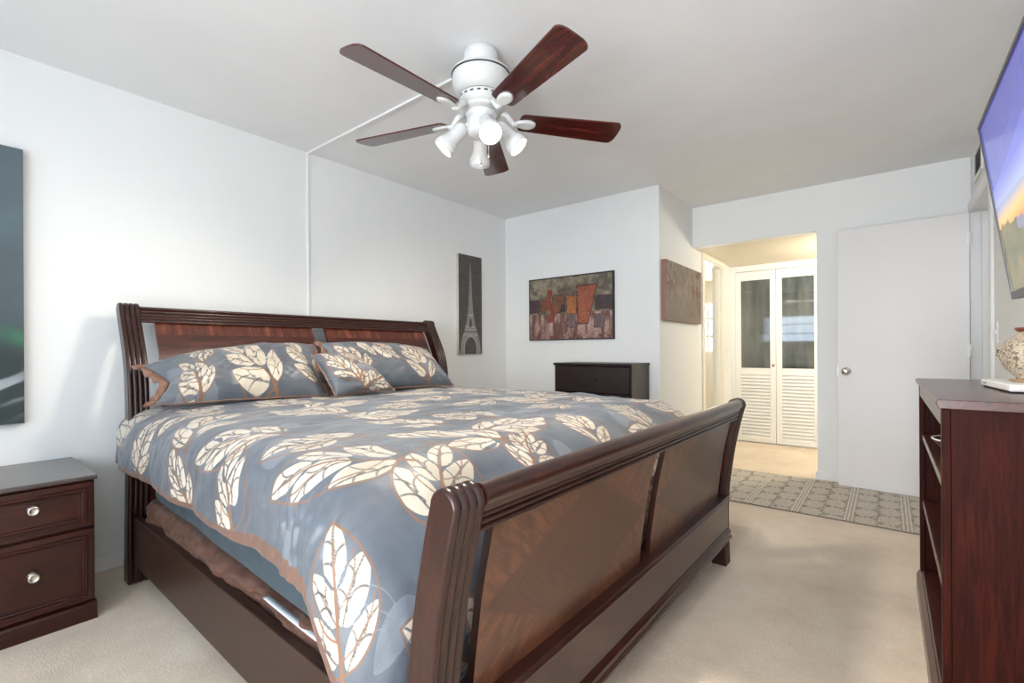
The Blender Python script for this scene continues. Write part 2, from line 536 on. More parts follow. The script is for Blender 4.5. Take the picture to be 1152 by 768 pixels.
# rear wall with a window and an added opening for the fill light
WX0, WX1, WZ0, WZ1 = 0.53, 2.13, 1.24, 1.95
TX0, TX1, TZ0, TZ1 = 2.36, 3.32, 0.25, 2.08
mb = MB(); ya, yb = YR - 0.1, YR
mb.box((0, ya, 0), (WX0, yb, CEIL)); mb.box((WX0, ya, 0), (WX1, yb, WZ0)); mb.box((WX0, ya, WZ1), (WX1, yb, CEIL)); mb.box((WX1, ya, 0), (TX0, yb, CEIL)); mb.box((TX0, ya, TZ1), (TX1, yb, CEIL)); mb.box((TX0, ya, 0), (TX1, yb, TZ0)); mb.box((TX1, ya, 0), (XR, yb, CEIL))
struct('wall_rear', mb, M['wall'], 'white wall with the window opposite the hall', 'wall')
mb = MB(); mb.box((X1 - 0.1, 3.0, 0), (X1, Y1, CEIL)); mb.box((XR + 0.13, 3.0, 0), (X1 - 0.1, 3.1, CEIL))
struct('wall_passage', mb, M['wall'], 'white wall of the passage beyond the doorway', 'wall')
mb = MB(); mb.box((XW, YC + 0.02, 2.062), (2.62, YC + 0.12, ZH)); mb.box((2.60, YC + 0.02, 0), (X1 - 0.1, YC + 0.12, ZH)); mb.box((XW, YC + 0.72, 0), (2.6, YC + 0.8, ZH))
struct('wall_hall', mb, M['wall_cream'], 'cream hall wall around the folding closet doors', 'wall')
mb = MB(); BX0, BX1, BZ0, BZ1 = 0.6, 1.5, 1.02, 1.80
mb.box((0.0, 7.2, 0), (BX0, 7.3, ZH)); mb.box((BX1, 7.2, 0), (XW - 0.1, 7.3, ZH)); mb.box((BX0, 7.2, 0), (BX1, 7.3, BZ0)); mb.box((BX0, 7.2, BZ1), (BX1, 7.3, ZH)); mb.box((0, YB + 0.1, 0), (0.1, 7.2, ZH))
struct('wall_bathroom', mb, M['wall_cream'], 'cream wall of the bright room off the hall', 'wall')


def window(name, x0, x1, z0, z1, y, cols, rows, mat, label, bar=0.022):
    t = thing(name, label, 'window', ((x0 + x1) / 2, y, z0), kind='structure')
    W, H = (x1 - x0) / 2, z1 - z0
    f = MB(); b = 0.045
    f.box((-W, -0.04, 0), (-W + b, 0.04, H)); f.box((W - b, -0.04, 0), (W, 0.04, H)); f.box((-W + b, -0.04, 0), (W - b, 0.04, b)); f.box((-W + b, -0.04, H - b), (W - b, 0.04, H))
    fr = f.build('window_frame', mat, t)
    g = MB()
    for i in range(1, cols): x = -W + 2 * W * i / cols; g.box((x - bar / 2, -0.015, b), (x + bar / 2, 0.015, H - b))
    for j in range(1, rows): z = H * j / rows; g.box((-W + b, -0.012, z - bar / 2), (W - b, 0.012, z + bar / 2))
    g.build('glazing_bars', mat, t)
    p = MB().box((-W + b, -0.004, b), (W - b, 0.004, H - b)).build('glass_pane', M['glass'], t)
    return t


window('window_1', WX0, WX1, WZ0, WZ1, YR - 0.05, 5, 3, M['trim'], 'white gridded window in the wall opposite the hall')
window('fill_window', TX0, TX1, TZ0, TZ1, YR - 0.05, 2, 2, M['trim'], 'unseen tall white window added in the rear wall to let in fill light', 0.04)
pd = window('door_4', SY0, SY1, 0.0, SZ1, 0.0, 2, 1, M['trim'], 'glazed white patio door in the wall before the bookcase', 0.06)
pd.location = (XR + 0.06, (SY0 + SY1) / 2, 0.0); pd.rotation_euler = (0, 0, PI / 2)
window('window_2', BX0, BX1, BZ0, BZ1, 7.25, 2, 3, M['trim_cream'], 'bright window inside the room off the hall', 0.03)

# cord cover running up the wall and over the ceiling to the fan
mb = MB(); mb.box((0.0005, 1.664, 0.03), (0.012, 1.680, CEIL - 0.0005)); mb.box((0.012, 1.664, CEIL - 0.012), (1.56, 1.680, CEIL - 0.0005))
tag(mb.build('cord_cover', M['trim'], bevel=0.003), 'thin white cord cover running up the wall and across the ceiling to the fan', 'cord cover')

mb = MB(); mb.prism([(0.0005, 0), (0.013, 0), (0.013, 0.055), (0.006, 0.07), (0.0005, 0.07)], 'y', YR, YB)
struct('baseboard_left', mb, M['trim'], 'white baseboard along the wall behind the bed', 'baseboard')
mb = MB().box((XO, YF - 0.013, 0), (XR, YF - 0.0005, 0.07)); mb.box((XO - 0.013, YF - 0.013, 0), (XO - 0.0005, YF + 0.1, 0.07))
struct('baseboard_far', mb, M['trim'], 'white baseboard beside the open slab door', 'baseboard')
mb = MB().box((0.013, YB - 0.013, 0), (XW + 0.012, YB - 0.0005, 0.07))
struct('baseboard_back', mb, M['trim'], 'white baseboard behind the dark dresser', 'baseboard')
# casings
mb = MB(); xa, xb = XW + 0.0005, XW + 0.016
for y0, y1 in ((DY0 - 0.065, DY0), (DY1, DY1 + 0.065)): mb.box((xa, y0, 0), (xb, y1, DZ))
mb.box((xa, DY0 - 0.065, DZ), (xb, DY1 + 0.065, DZ + 0.0465))
mb.box((XW - 0.11, DY1 - 0.018, 0), (XW + 0.005, DY1 - 0.0005, DZ)); mb.box((XW - 0.11, DY0 + 0.0005, 0), (XW + 0.005, DY0 + 0.018, DZ)); mb.box((XW - 0.11, DY0 + 0.018, DZ - 0.018), (XW + 0.005, DY1 - 0.018, DZ - 0.0005))
mb.box((XW - 0.07, DY1 - 0.03, 0), (XW - 0.03, DY1 - 0.018, DZ - 0.018))
struct('trim_1', mb, M['trim_cream'], 'cream casing of the doorway off the hall', 'door casing', bevel=0.003)
mb = MB(); xa, xb = XR - 0.016, XR - 0.0005
mb.box((xa, RD0 - 0.06, 0), (xb, RD0, RDZ)); mb.box((xa, RD1, 0), (xb, YF - 0.001, RDZ)); mb.box((xa, RD0 - 0.06, RDZ), (xb, YF - 0.001, RDZ + 0.06))
mb.box((XR - 0.0155, RD1 - 0.02, 0), (XR + 0.135, RD1 - 0.0005, RDZ)); mb.box((XR - 0.0155, RD0 + 0.0005, 0), (XR + 0.135, RD0 + 0.02, RDZ)); mb.box((XR - 0.0155, RD0 + 0.02, RDZ - 0.02), (XR + 0.135, RD1 - 0.02, RDZ - 0.0005))
mb.box((XR + 0.045, RD1 - 0.034, 0), (XR + 0.085, RD1 - 0.02, RDZ - 0.02))
struct('trim_2', mb, M['trim'], 'white casing of the doorway behind the open slab door', 'door casing', bevel=0.003)
mb = MB(); mb.box((XW + 0.0005, YC - 0.014, 0), (XW + 0.055, YC + 0.019, 2.005)); mb.box((XW + 0.0005, YC - 0.014, 2.005), (2.66, YC + 0.019, 2.0755)); mb.box((2.545, YC - 0.014, 0), (2.60, YC + 0.019, 2.005))
struct('trim_3', mb, M['closet'], 'cream casing around the folding closet doors', 'door casing', bevel=0.003)

# open slab door, folded back against the far wall
t = thing('door_1', 'plain off-white slab door standing open against the far wall', 'door', (3.553, 4.505, 0), 0, kind='structure')
ang = math.atan2(4.55 - 4.505, 2.80 - 3.553)
t.rotation_euler = (0, 0, ang)
MB().box((0, -0.035, 0.012), (0.755, 0.0, 2.026)).build('door_slab', M['door'], t, bevel=0.002)
# door local x runs from the hinge to the free edge; local -y faces away from the camera after the turn
kn = MB()
Mk = Matrix.Translation((0.70, 0.0, 0.915)) @ Matrix.Rotation(-PI / 2, 4, 'X')
kn.lathe([(0.032, 0), (0.032, 0.006), (0.026, 0.010), (0.012, 0.014), (0.012, 0.035), (0.024, 0.042), (0.030, 0.055), (0.028, 0.066), (0.016, 0.072), (0.004, 0.073)], Mk, 28)
kn.build('door_knob', M['chrome'], t)
MB().box((0.7552, -0.03, 0.87), (0.757, -0.005, 0.96)).build('latch_plate', M['nickel'], t)
for z in (0.25, 1.03, 1.80):
    h = MB(); h.lathe([(0.005, 0), (0.005, 0.09)], Matrix.Translation((-0.004, 0.004, z)), 12); h.box((-0.003, 0.0002, z), (0.012, 0.002, z + 0.09))
    h.build('hinge', M['trim'], t)

# folding closet doors with reeded glass above louvres
def closet_door(name, x0, x1, label, knob_side):
    t = thing(name, label, 'closet door', (x0, YC, 0), kind='structure')
    W = x1 - x0; st = 0.058; zt = 2.0; z0 = 0.012
    f = MB()
    f.box((0, -0.014, z0), (st, 0.016, zt)); f.box((W - st, -0.014, z0), (W, 0.016, zt))
    for za, zb in ((z0, 0.06), (0.795, 0.872), (1.897, zt)): f.box((st, -0.014, za), (W - st, 0.016, zb))
    f.build('frame', M['closet'], t, bevel=0.002)
    MB().box((st, -0.002, 0.872), (W - st, 0.004, 1.897)).build('glass_pane', M['reeded'], t)
    lv = MB(); n = 19; hgt = (0.795 - 0.06) / n
    for i in range(n):
        z = 0.06 + i * hgt
        lv.prism([(-0.016, z + 0.002), (-0.012, z - 0.002), (0.010, z + hgt * 0.98), (0.006, z + hgt * 1.02)], 'x', st + 0.0005, W - st - 0.0005)
    lv.box((st, 0.0125, 0.06), (W - st, 0.0155, 0.795))
    lv.build('louver_panel', M['closet'], t)
    if knob_side is not None:
        k = MB(); k.lathe([(0.010, 0), (0.007, 0.012), (0.014, 0.022), (0.012, 0.030), (0.002, 0.033)], Matrix.Translation((knob_side, -0.014, 0.905)) @ Matrix.Rotation(PI / 2, 4, 'X'), 18)
        k.build('knob', M['brass'], t)
    return t


closet_door('door_2', 1.692, 2.115, 'cream louvred closet door with reeded glass next to the bright doorway', 0.40)
closet_door('door_3', 2.119, 2.544, 'cream louvred closet door with reeded glass partly hidden by the wall end', None)
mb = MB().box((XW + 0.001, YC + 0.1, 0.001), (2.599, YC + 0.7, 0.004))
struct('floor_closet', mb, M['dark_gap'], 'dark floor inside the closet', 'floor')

# light switch in hall, switch by doorway
def switch(name, loc, axis, label):
    t = thing(name, label, 'light switch', loc)
    a = MB(); b = MB()
    if axis == 'x+':
        a.box((0.0005, -0.035, -0.057), (0.006, 0.035, 0.057)); b.box((0.006, -0.006, -0.012), (0.014, 0.006, 0.012))
    else:
        a.box((-0.006, -0.035, -0.057), (-0.0005, 0.035, 0.057)); b.box((-0.014, -0.006, -0.012), (-0.006, 0.006, 0.012))
    a.build('cover_plate', M['white_plastic'], t, bevel=0.002); b.build('toggle', M['white_plastic'], t)


switch('light_switch', (XW, 5.90, 1.06), 'x+', 'small pale switch on the hall wall next to the closet')
switch('light_switch', (XR, 3.66, 1.18), 'x-', 'small white switch on the wall below the television')

# return-air vent high on the right wall
t = thing('air_vent', 'white slatted air vent high on the wall above the doorway', 'vent', (XR, 4.26, 2.30))
f = MB(); f.box((-0.012, -0.17, -0.10), (-0.0005, 0.17, -0.075)); f.box((-0.012, -0.17, 0.075), (-0.0005, 0.17, 0.10)); f.box((-0.012, -0.17, -0.075), (-0.0005, -0.145, 0.075)); f.box((-0.012, 0.145, -0.075), (-0.0005, 0.17, 0.075))
f.build('frame', M['trim'], t, bevel=0.002)
s = MB()
for i in range(9):
    z = -0.07 + i * 0.016; s.prism([(-0.010, z), (-0.009, z - 0.001), (-0.002, z + 0.012), (-0.003, z + 0.013)], 'y', -0.145, 0.145)
s.build('slats', plain('vent_grey', (0.30, 0.31, 0.29), 0.5), t)
MB().box((-0.0018, -0.145, -0.075), (-0.0006, 0.145, 0.075)).build('backing', plain('duct_grey', (0.16, 0.16, 0.155), 0.7), t)

# ceiling lamps beyond the room (hall behind the slab-door wall, unseen passage one added to brighten the doorway jamb)
def ceiling_lamp(label, x, y, z, power, color):
    l = bpy.data.lights.new('lamp_light', 'POINT'); l.energy = power; l.color = color; l.shadow_soft_size = 0.1
    o = bpy.data.objects.new('lamp_light', l); o.location = (x, y, z - 0.19); COL.objects.link(o)
    t = thing('ceiling_lamp', label, 'lamp', (x, y, z))
    MB().lathe([(0.02, -0.0005), (0.13, -0.0005), (0.135, -0.02), (0.12, -0.055), (0.07, -0.085), (0.002, -0.095)], None, 28).build('shade', emitter('lit_shade', color, 2.0), t)


ceiling_lamp('round white ceiling lamp in the hall by the closet', 3.05, 5.4, ZH, HALL_W, (1.0, 0.94, 0.81))
ceiling_lamp('unseen round lamp added in the passage to brighten the doorway jamb', 4.30, 3.75, CEIL, 2.0, (0.95, 0.97, 1.0))

# ------------------------------------------------------------------ bed frame
BED_RZ = R_(-0.9)
bed = thing('sleigh_bed', 'dark cherry sleigh bed with curved reeded headboard and footboard', 'bed', (0.18, 1.63, 0), BED_RZ)
HB = [(0.0, 0.140), (0.08, 0.142), (0.42, 0.163), (0.67, 0.178), (0.90, 0.170), (1.05, 0.142), (1.17, 0.085), (1.27, 0.030), (1.30, 0.014)]
FB = [(0.0, 2.272), (0.08, 2.270), (0.28, 2.268), (0.40, 2.274), (0.50, 2.287), (0.60, 2.302), (0.70, 2.323), (0.78, 2.342), (0.815, 2.352)]


def curve(tab, z):
    zs = [p[0] for p in tab]; xs = [p[1] for p in tab]
    # smooth (Catmull-Rom style) interpolation
    z = min(max(z, zs[0]), zs[-1]); i = max(0, min(len(zs) - 2, np.searchsorted(zs, z) - 1))
    t = (z - zs[i]) / (zs[i + 1] - zs[i])
    def slope(k):
        a, b = max(0, k - 1), min(len(zs) - 1, k + 1)
        return (xs[b] - xs[a]) / (zs[b] - zs[a])
    h = zs[i + 1] - zs[i]; m0, m1 = slope(i) * h, slope(i + 1) * h
    return (2 * t**3 - 3 * t**2 + 1) * xs[i] + (t**3 - 2 * t**2 + t) * m0 + (-2 * t**3 + 3 * t**2) * xs[i + 1] + (t**3 - t**2) * m1


def outline(tab, z0, ztop, th, n=26, ncap=9, reeds=None):
    """closed xz outline: up the +x face, round the top, down the -x face."""
    pts = []
    zc = ztop - th / 2
    for i in range(n + 1):
        z = z0 + (zc - z0) * i / n; pts.append((curve(tab, z), z))
    cx = curve(tab, zc) - th / 2
    for i in range(1, ncap):
        a = PI * i / ncap; pts.append((cx + th / 2 * math.cos(a), zc + th / 2 * math.sin(a)))
    for i in range(n + 1):
        z = zc + (z0 - zc) * i / n; pts.append((curve(tab, z) - th, z))
    return pts


def offset_poly(pts, d):
    n = len(pts); out = []
    for i in range(n):
        x0, z0 = pts[i - 1]; x1, z1 = pts[(i + 1) % n]
        tx, tz = x1 - x0, z1 - z0; L = math.hypot(tx, tz) or 1
        out.append((pts[i][0] - tz / L * d, pts[i][1] + tx / L * d))   # inward for this winding
    return out


def reeded_post(tab, ztop, th, y0, y1, reeds=4, depth=0.006):
    base = outline(tab, 0.0, ztop, th)
    rings = []; per = 6; W = y1 - y0
    for k in range(reeds * per + 1):
        f = (k % per) / per; dd = abs(2 * f - 1) if f else 1.0
        d = depth * (1 - math.sqrt(max(0, 1 - dd * dd)))
        rings.append([(x, y0 + W * k / (reeds * per), max(z, 0.0)) for x, z in offset_poly(base, d)])
    return MB().loft(rings, 0, True, True, True)


def curved_panel(tab, z0, z1, y0, y1, off, th, n=18, reeds=0, depth=0.004, top_round=0):
    pts = []
    for i in range(n + 1):
        z = z0 + (z1 - z0) * i / n
        d = 0
        if reeds: d = depth * (1 - abs(math.sin(PI * reeds * i / n)))
        pts.append((curve(tab, z) - off - d, z))
    for i in range(n + 1):
        z = z1 + (z0 - z1) * i / n; pts.append((curve(tab, z) - off - th, z))
    return MB().prism(pts, 'y', y0, y1, 0, True)


def auto(o, deg=35):
    me = o.data
    md = o.modifiers.new('split', 'EDGE_SPLIT'); md.split_angle = R_(deg)
    return o


HW = 1.012   # half width
for s in (-1, 1):
    a, b = sorted((s * HW, s * (HW - 0.082)))
    auto(reeded_post(HB, 1.342, 0.075, a, b).build('headboard_post', M['bed_v'], bed), 50)
    auto(reeded_post(FB, 0.848, 0.072, a, b).build('footboard_post', M['bed_v'], bed), 50)
IN = HW - 0.0825
# headboard rail, panels, cross boards
o = auto(curved_panel(HB, 1.245, 1.325, -IN, IN, 0.004, 0.05, 30, 5, 0.006).build('headboard_rail', M['bed'], bed), 50)
for (a, b) in ((-0.875, -0.045), (0.045, 0.875)):
    p = curved_panel(HB, 0.56, 1.246, a, b, 0.022, 0.02).build('headboard_panel', M['veneer_head'], bed); auto(p)
mb = curved_panel(HB, 0.36, 0.56, -IN, IN, 0.012, 0.035); auto(mb.build('headboard_lower_rail', M['bed'], bed))
# footboard
prof = []
zt = 0.843
mb = curved_panel(FB, 0.745, 0.790, -IN, IN, 0.003, 0.042, 33, 3, 0.009); auto(mb.build('footboard_moulding', M['bed'], bed), 50)
mb = MB(); base = [(curve(FB, 0.7902) - 0.046, 0.7902)] + [(curve(FB, z_) - 0.004, z_) for z_ in (0.7902, 0.797, 0.804)]
cx = curve(FB, 0.815) - 0.0225
for i in range(0, 15):
    a = -0.75 + (PI + 1.1) * i / 14; base.append((cx + 0.0235 * math.cos(a), 0.8205 + 0.0235 * math.sin(a)))
base.append((curve(FB, 0.800) - 0.046, 0.800))
mb.prism(base, 'y', -IN, IN, 0, True); auto(mb.build('footboard_top_rail', M['bed'], bed), 40)
zc = (0.36 + 0.745) / 2
for (a, b) in ((-0.870, -0.042), (0.042, 0.870)):
    yc = (a + b) / 2
    p = curved_panel(FB, 0.345, 0.747, a, b, 0.020, 0.02)
    p.v = [(x, y - yc, z - zc) for x, y, z in p.v]; p.m[-1] = p.m[-2] = 1
    auto(p.build('footboard_panel', [M['veneer_foot'], M['bed_v']], bed, loc=(0, yc, zc)))
mb = MB(); x = 2.268
mb.box((x - 0.055, -IN, 0.205), (x + 0.016, IN, 0.342)); mb.prism([(x - 0.06, 0.342), (x + 0.022, 0.342), (x + 0.026, 0.350), (x + 0.018, 0.362), (x - 0.06, 0.362)], 'y', -IN, IN)
mb.build('footboard_lower_rail', M['bed_l'] if False else M['bed'], bed, bevel=0.002)
mb = MB(); mb.prism([(x - 0.055, 0.150), (x + 0.026, 0.150), (x + 0.034, 0.158), (x + 0.034, 0.166), (x + 0.026, 0.172), (x + 0.030, 0.180), (x + 0.028, 0.190), (x + 0.018, 0.2045), (x - 0.055, 0.2045)], 'y', -IN, IN)
mb.build('footboard_base_moulding', M['bed'], bed, bevel=0.0015)
for s in (-1, 1):
    a, b = sorted((s * 0.995, s * 0.963))
    m2 = MB(); m2.box((0.165, a, 0.105), (2.205, b, 0.325)); c1, d1 = sorted((s * 0.963, s * 0.93)); m2.box((0.18, c1, 0.12), (2.19, d1, 0.16))
    m2.build('side_rail', M['bed_l'], bed, bevel=0.003)
mb = MB()
for i in range(9): xx = 0.25 + i * 0.235; mb.box((xx, -0.93, 0.16), (xx + 0.09, 0.93, 0.178))
mb.build('slats', M['bed_l'], bed)


# ------------------------------------------------------------------ cloth: everything below is laid in the bed's own axes
def to_world(P):
    c, s = math.cos(BED_RZ), math.sin(BED_RZ)
    Q = P.copy(); Q[..., 0] = 0.18 + P[..., 0] * c - P[..., 1] * s; Q[..., 1] = 1.63 + P[..., 0] * s + P[..., 1] * c
    return Q


def rounded_slab(x0, x1, y0, y1, z0, z1, r, nx, ny, disp=None, nz=10, cr=0.07, step=0.022):
    """closed rounded slab as a lofted set of rings (super-ellipse corners) with displacement"""
    rings = []
    per = []
    def ring(ins, z):
        pts = []
        a0, a1, b0, b1 = x0 + ins, x1 - ins, y0 + ins, y1 - ins
        q = max(cr - ins * 0.5, 0.01)
        for (cx, cy, st) in ((a1 - q, b0 + q, -PI / 2), (a1 - q, b1 - q, 0), (a0 + q, b1 - q, PI / 2), (a0 + q, b0 + q, PI)):
            for k in range(6): a = st + PI / 2 * k / 5; pts.append((cx + q * math.cos(a), cy + q * math.sin(a)))
        # densify
        out = []
        for i in range(len(pts)):
            p, n = pts[i], pts[(i + 1) % len(pts)]; L = math.hypot(n[0] - p[0], n[1] - p[1]); k = max(1, int(L / step))
            per_k = per[i] if len(per) > i else k
            if len(per) <= i: per.append(k)
            for j in range(per_k): out.append((p[0] + (n[0] - p[0]) * j / per_k, p[1] + (n[1] - p[1]) * j / per_k, z))
        return out
    zs = [(r, z0)] + [(r * (1 - math.sin(PI / 2 * k / 4)), z0 + r * (1 - math.cos(PI / 2 * k / 4))) for k in range(1, 5)]
    zs += [(0, z0 + r + (z1 - z0 - 2 * r) * k / nz) for k in range(1, nz)]
    zs += [(r * (1 - math.cos(PI / 2 * k / 4)), z1 - r + r * math.sin(PI / 2 * k / 4)) for k in range(0, 5)]
    for ins, z in zs: rings.append(ring(ins, z))
    A = np.array(rings)
    if disp is not None: A = disp(A)
    return MB().loft([list(map(tuple, r_)) for r_ in to_world(A)], 0, True, True, True)


def crumple(A):
    x, y, z = A[..., 0], A[..., 1], A[..., 2]
    u = np.clip((z - 0.20) / 0.2, 0, 1.1)
    rid = lambda a, b, sd: 1 - np.abs(2 * fbm(a, b, sd, 3) - 1) * 2.2
    h = x + 0.3 * y
    n = fbm(h * 4, z * 5, 3, 4) - 0.5
    r1 = rid(h * 6 + z * 16, z * 7 - h * 3, 11); r2 = rid(h * 13 - z * 20, z * 15 + h * 2, 23)
    side = np.sign(y); amp = smooth01(u * 2.5)
    A = A.copy()
    A[..., 1] = y + side * amp * (n * 0.030 + r1 * 0.016 + r2 * 0.007 - 0.008)
    A[..., 2] = z + (n * 0.030 + r1 * 0.008) * smooth01((z - 0.3) / 0.08) - 0.06 * smooth01((x - 0.3) / 1.7) * smooth01((z - 0.28) / 0.14)
    return A


bs = rounded_slab(0.20, 2.16, -0.957, 0.957, 0.18, 0.404, 0.035, 0, 0, crumple, 26, 0.07, 0.011)
tag(bs.build('box_spring', M['brown_satin']), 'box spring under the mattress covered in crumpled brown satin', 'box spring')


def sheet_disp(A):
    A = A.copy(); x, y, z = A[..., 0], A[..., 1], A[..., 2]
    n = fbm(x * 4 + 7, z * 6 + y, 5, 3) - 0.5
    lo = smooth01((0.60 - z) / 0.14)
    A[..., 1] = y + np.sign(y) * (n * 0.016)
    A[..., 2] = z - 0.05 * smooth01((x - 0.3) / 1.7) * smooth01((0.62 - z) / 0.2)
    return A


mt = rounded_slab(0.185, 2.06, -0.952, 0.952, 0.408, 0.715, 0.04, 0, 0, sheet_disp, 10, 0.16)
mattress = tag(mt.build('mattress', M['teal_sheet']), 'mattress in a slate blue sheet under the leaf patterned comforter', 'mattress')
# white protector peeking out as a strip
def strip_path(n=60):
    pts = []
    for i in range(n + 1):
        x = 1.48 + 0.44 * i / n
        pts.append((x, -0.957 - 0.004 * math.sin(x * 9), 0.405 + 0.004 * math.sin(9 * x) - 0.058 * smooth01((x - 0.3) / 1.7)))
    return pts
rings = []
for (x, y, z) in strip_path():
    hh = 0.0006 + 0.0018 * 0.7 * math.sin(PI * (x - 1.48) / 0.44)
    P = np.array([[x, y - 0.005, z - hh], [x, y - 0.008, z], [x, y - 0.005, z + hh], [x, y + 0.012, z + hh], [x, y + 0.012, z - hh]])
    rings.append([tuple(p) for p in to_world(P)])
MB().loft(rings, 0, True, True, True).build('protector_edge', M['white_sheet'], mattress)['label'] = 'white protector edge below the slate sheet'


# ---- comforter surface
ZT, RS, RF = 0.815, 0.125, 0.33
CX0, CXR = 0.10, 2.205 - RF        # head edge, start of foot roll
CYH = 1.045 - RS                   # half width of the flat top
S0, S1, TH = 0.10, CXR + RF * PI / 2 + 0.20, CYH + RS * PI / 2 + 0.135


def drape(S, T):
    qs = np.minimum(S, CXR); qt = np.clip(T, -CYH, CYH)
    es, et = S - qs, T - qt
    d = np.hypot(es, et) + 1e-9
    ns, nt = es / d, et / d
    r = RS + (RF - RS) * (ns ** 2)
    arc = r * PI / 2
    in_ = d < arc
    A = np.where(in_, r * np.sin(np.minimum(d, arc) / r), r + 0.04 * (d - arc))
    B = np.where(in_, r * (1 - np.cos(np.minimum(d, arc) / r)), r + (d - arc) * 0.985)
    X = qs + ns * A; Y = qt + nt * A
    crown = 0.028 * (1 - (T / 1.25) ** 2) * smooth01((2.3 - S) / 0.9)
    puff = (fbm(S * 3.0 + 3, T * 3.0 + 8, 21, 3) - 0.5) * 0.030
    wr = (fbm(S * 10 + 0.5 * T, T * 7 - S, 33, 3) - 0.5) * 0.013
    Z = ZT - B + crown
    drop = smooth01((d - 0.05) / 0.2) * (d > 0.01)
    # displacement along the outward direction (normal-ish)
    fl = np.clip(d / arc, 0, 1)
    disp = puff + wr
    # pleats where the cloth bunches near the foot corner, and soft folds along the sides
    side_w = np.abs(nt)
    pl = np.exp(-((S - 1.90) / 0.16) ** 2) * side_w * drop
    disp = disp + pl * 0.010 * np.exp(-((d - 0.20) / 0.10) ** 2) * np.sin(S * 115 + 14 * fbm(S * 4, T * 6, 5)) + side_w * drop * 0.012 * np.sin(S * 13 + 5 * fbm(S * 2, T * 2, 8))
    disp = disp + np.abs(ns) * drop * 0.014 * np.sin(T * 16 + 4 * fbm(S * 2, T * 3, 18))
    X = X + ns * disp * fl; Y = Y + nt * disp * fl
    Z = Z + disp * (1 - fl * 0.8)
    # side hem hangs a bit unevenly, lower at the foot corner
    Z = Z - side_w * smooth01((d - 0.15) / 0.2) * (0.012 * smooth01((S - 0.4) / 1.0) + 0.012 * smooth01((S - 1.75) / 0.25) - 0.02 + 0.02 * (fbm(S * 5, T * 0, 44) - 0.5))
    # keep inside the footboard
    X = np.minimum(X, 2.205 + 0.10 * np.clip((Z - 0.45) / 0.4, -0.5, 1))
    return np.stack([X, Y, Z], -1)


NS, NTT = 600, 600
sv = np.linspace(S0, S1, NS); tv = np.linspace(-TH, TH, NTT)
SS, TT = np.meshgrid(sv, tv, indexing='ij')
PC = to_world(drape(SS, TT))


def project(P):
    d = P - np.array(CAM); cy, sy = math.cos(YAW), math.sin(YAW)
    r = d[..., 0] * cy + d[..., 1] * sy; ww = -d[..., 0] * sy + d[..., 1] * cy
    ww = np.where(ww < 0.05, 0.05, ww)
    x = F_PX * r / ww; y = -F_PX * d[..., 2] / ww; c, s = math.cos(ROLL), math.sin(ROLL)
    return 576 + c * x - s * y, HOR_Y + s * x + c * y, ww


PXc, PYc, Wc = project(PC)


def on_cloth(px, py):
    """where on the cloth (s, t) a leaf seen in the photograph is woven"""
    d2 = (PXc - px) ** 2 + (PYc - py) ** 2
    near = d2 < max(9.0, d2.min() * 1.5)
    k = np.argmin(np.where(near, Wc, 1e9)); i, j = divmod(int(k), NTT)
    return np.array([sv[i], tv[j]])


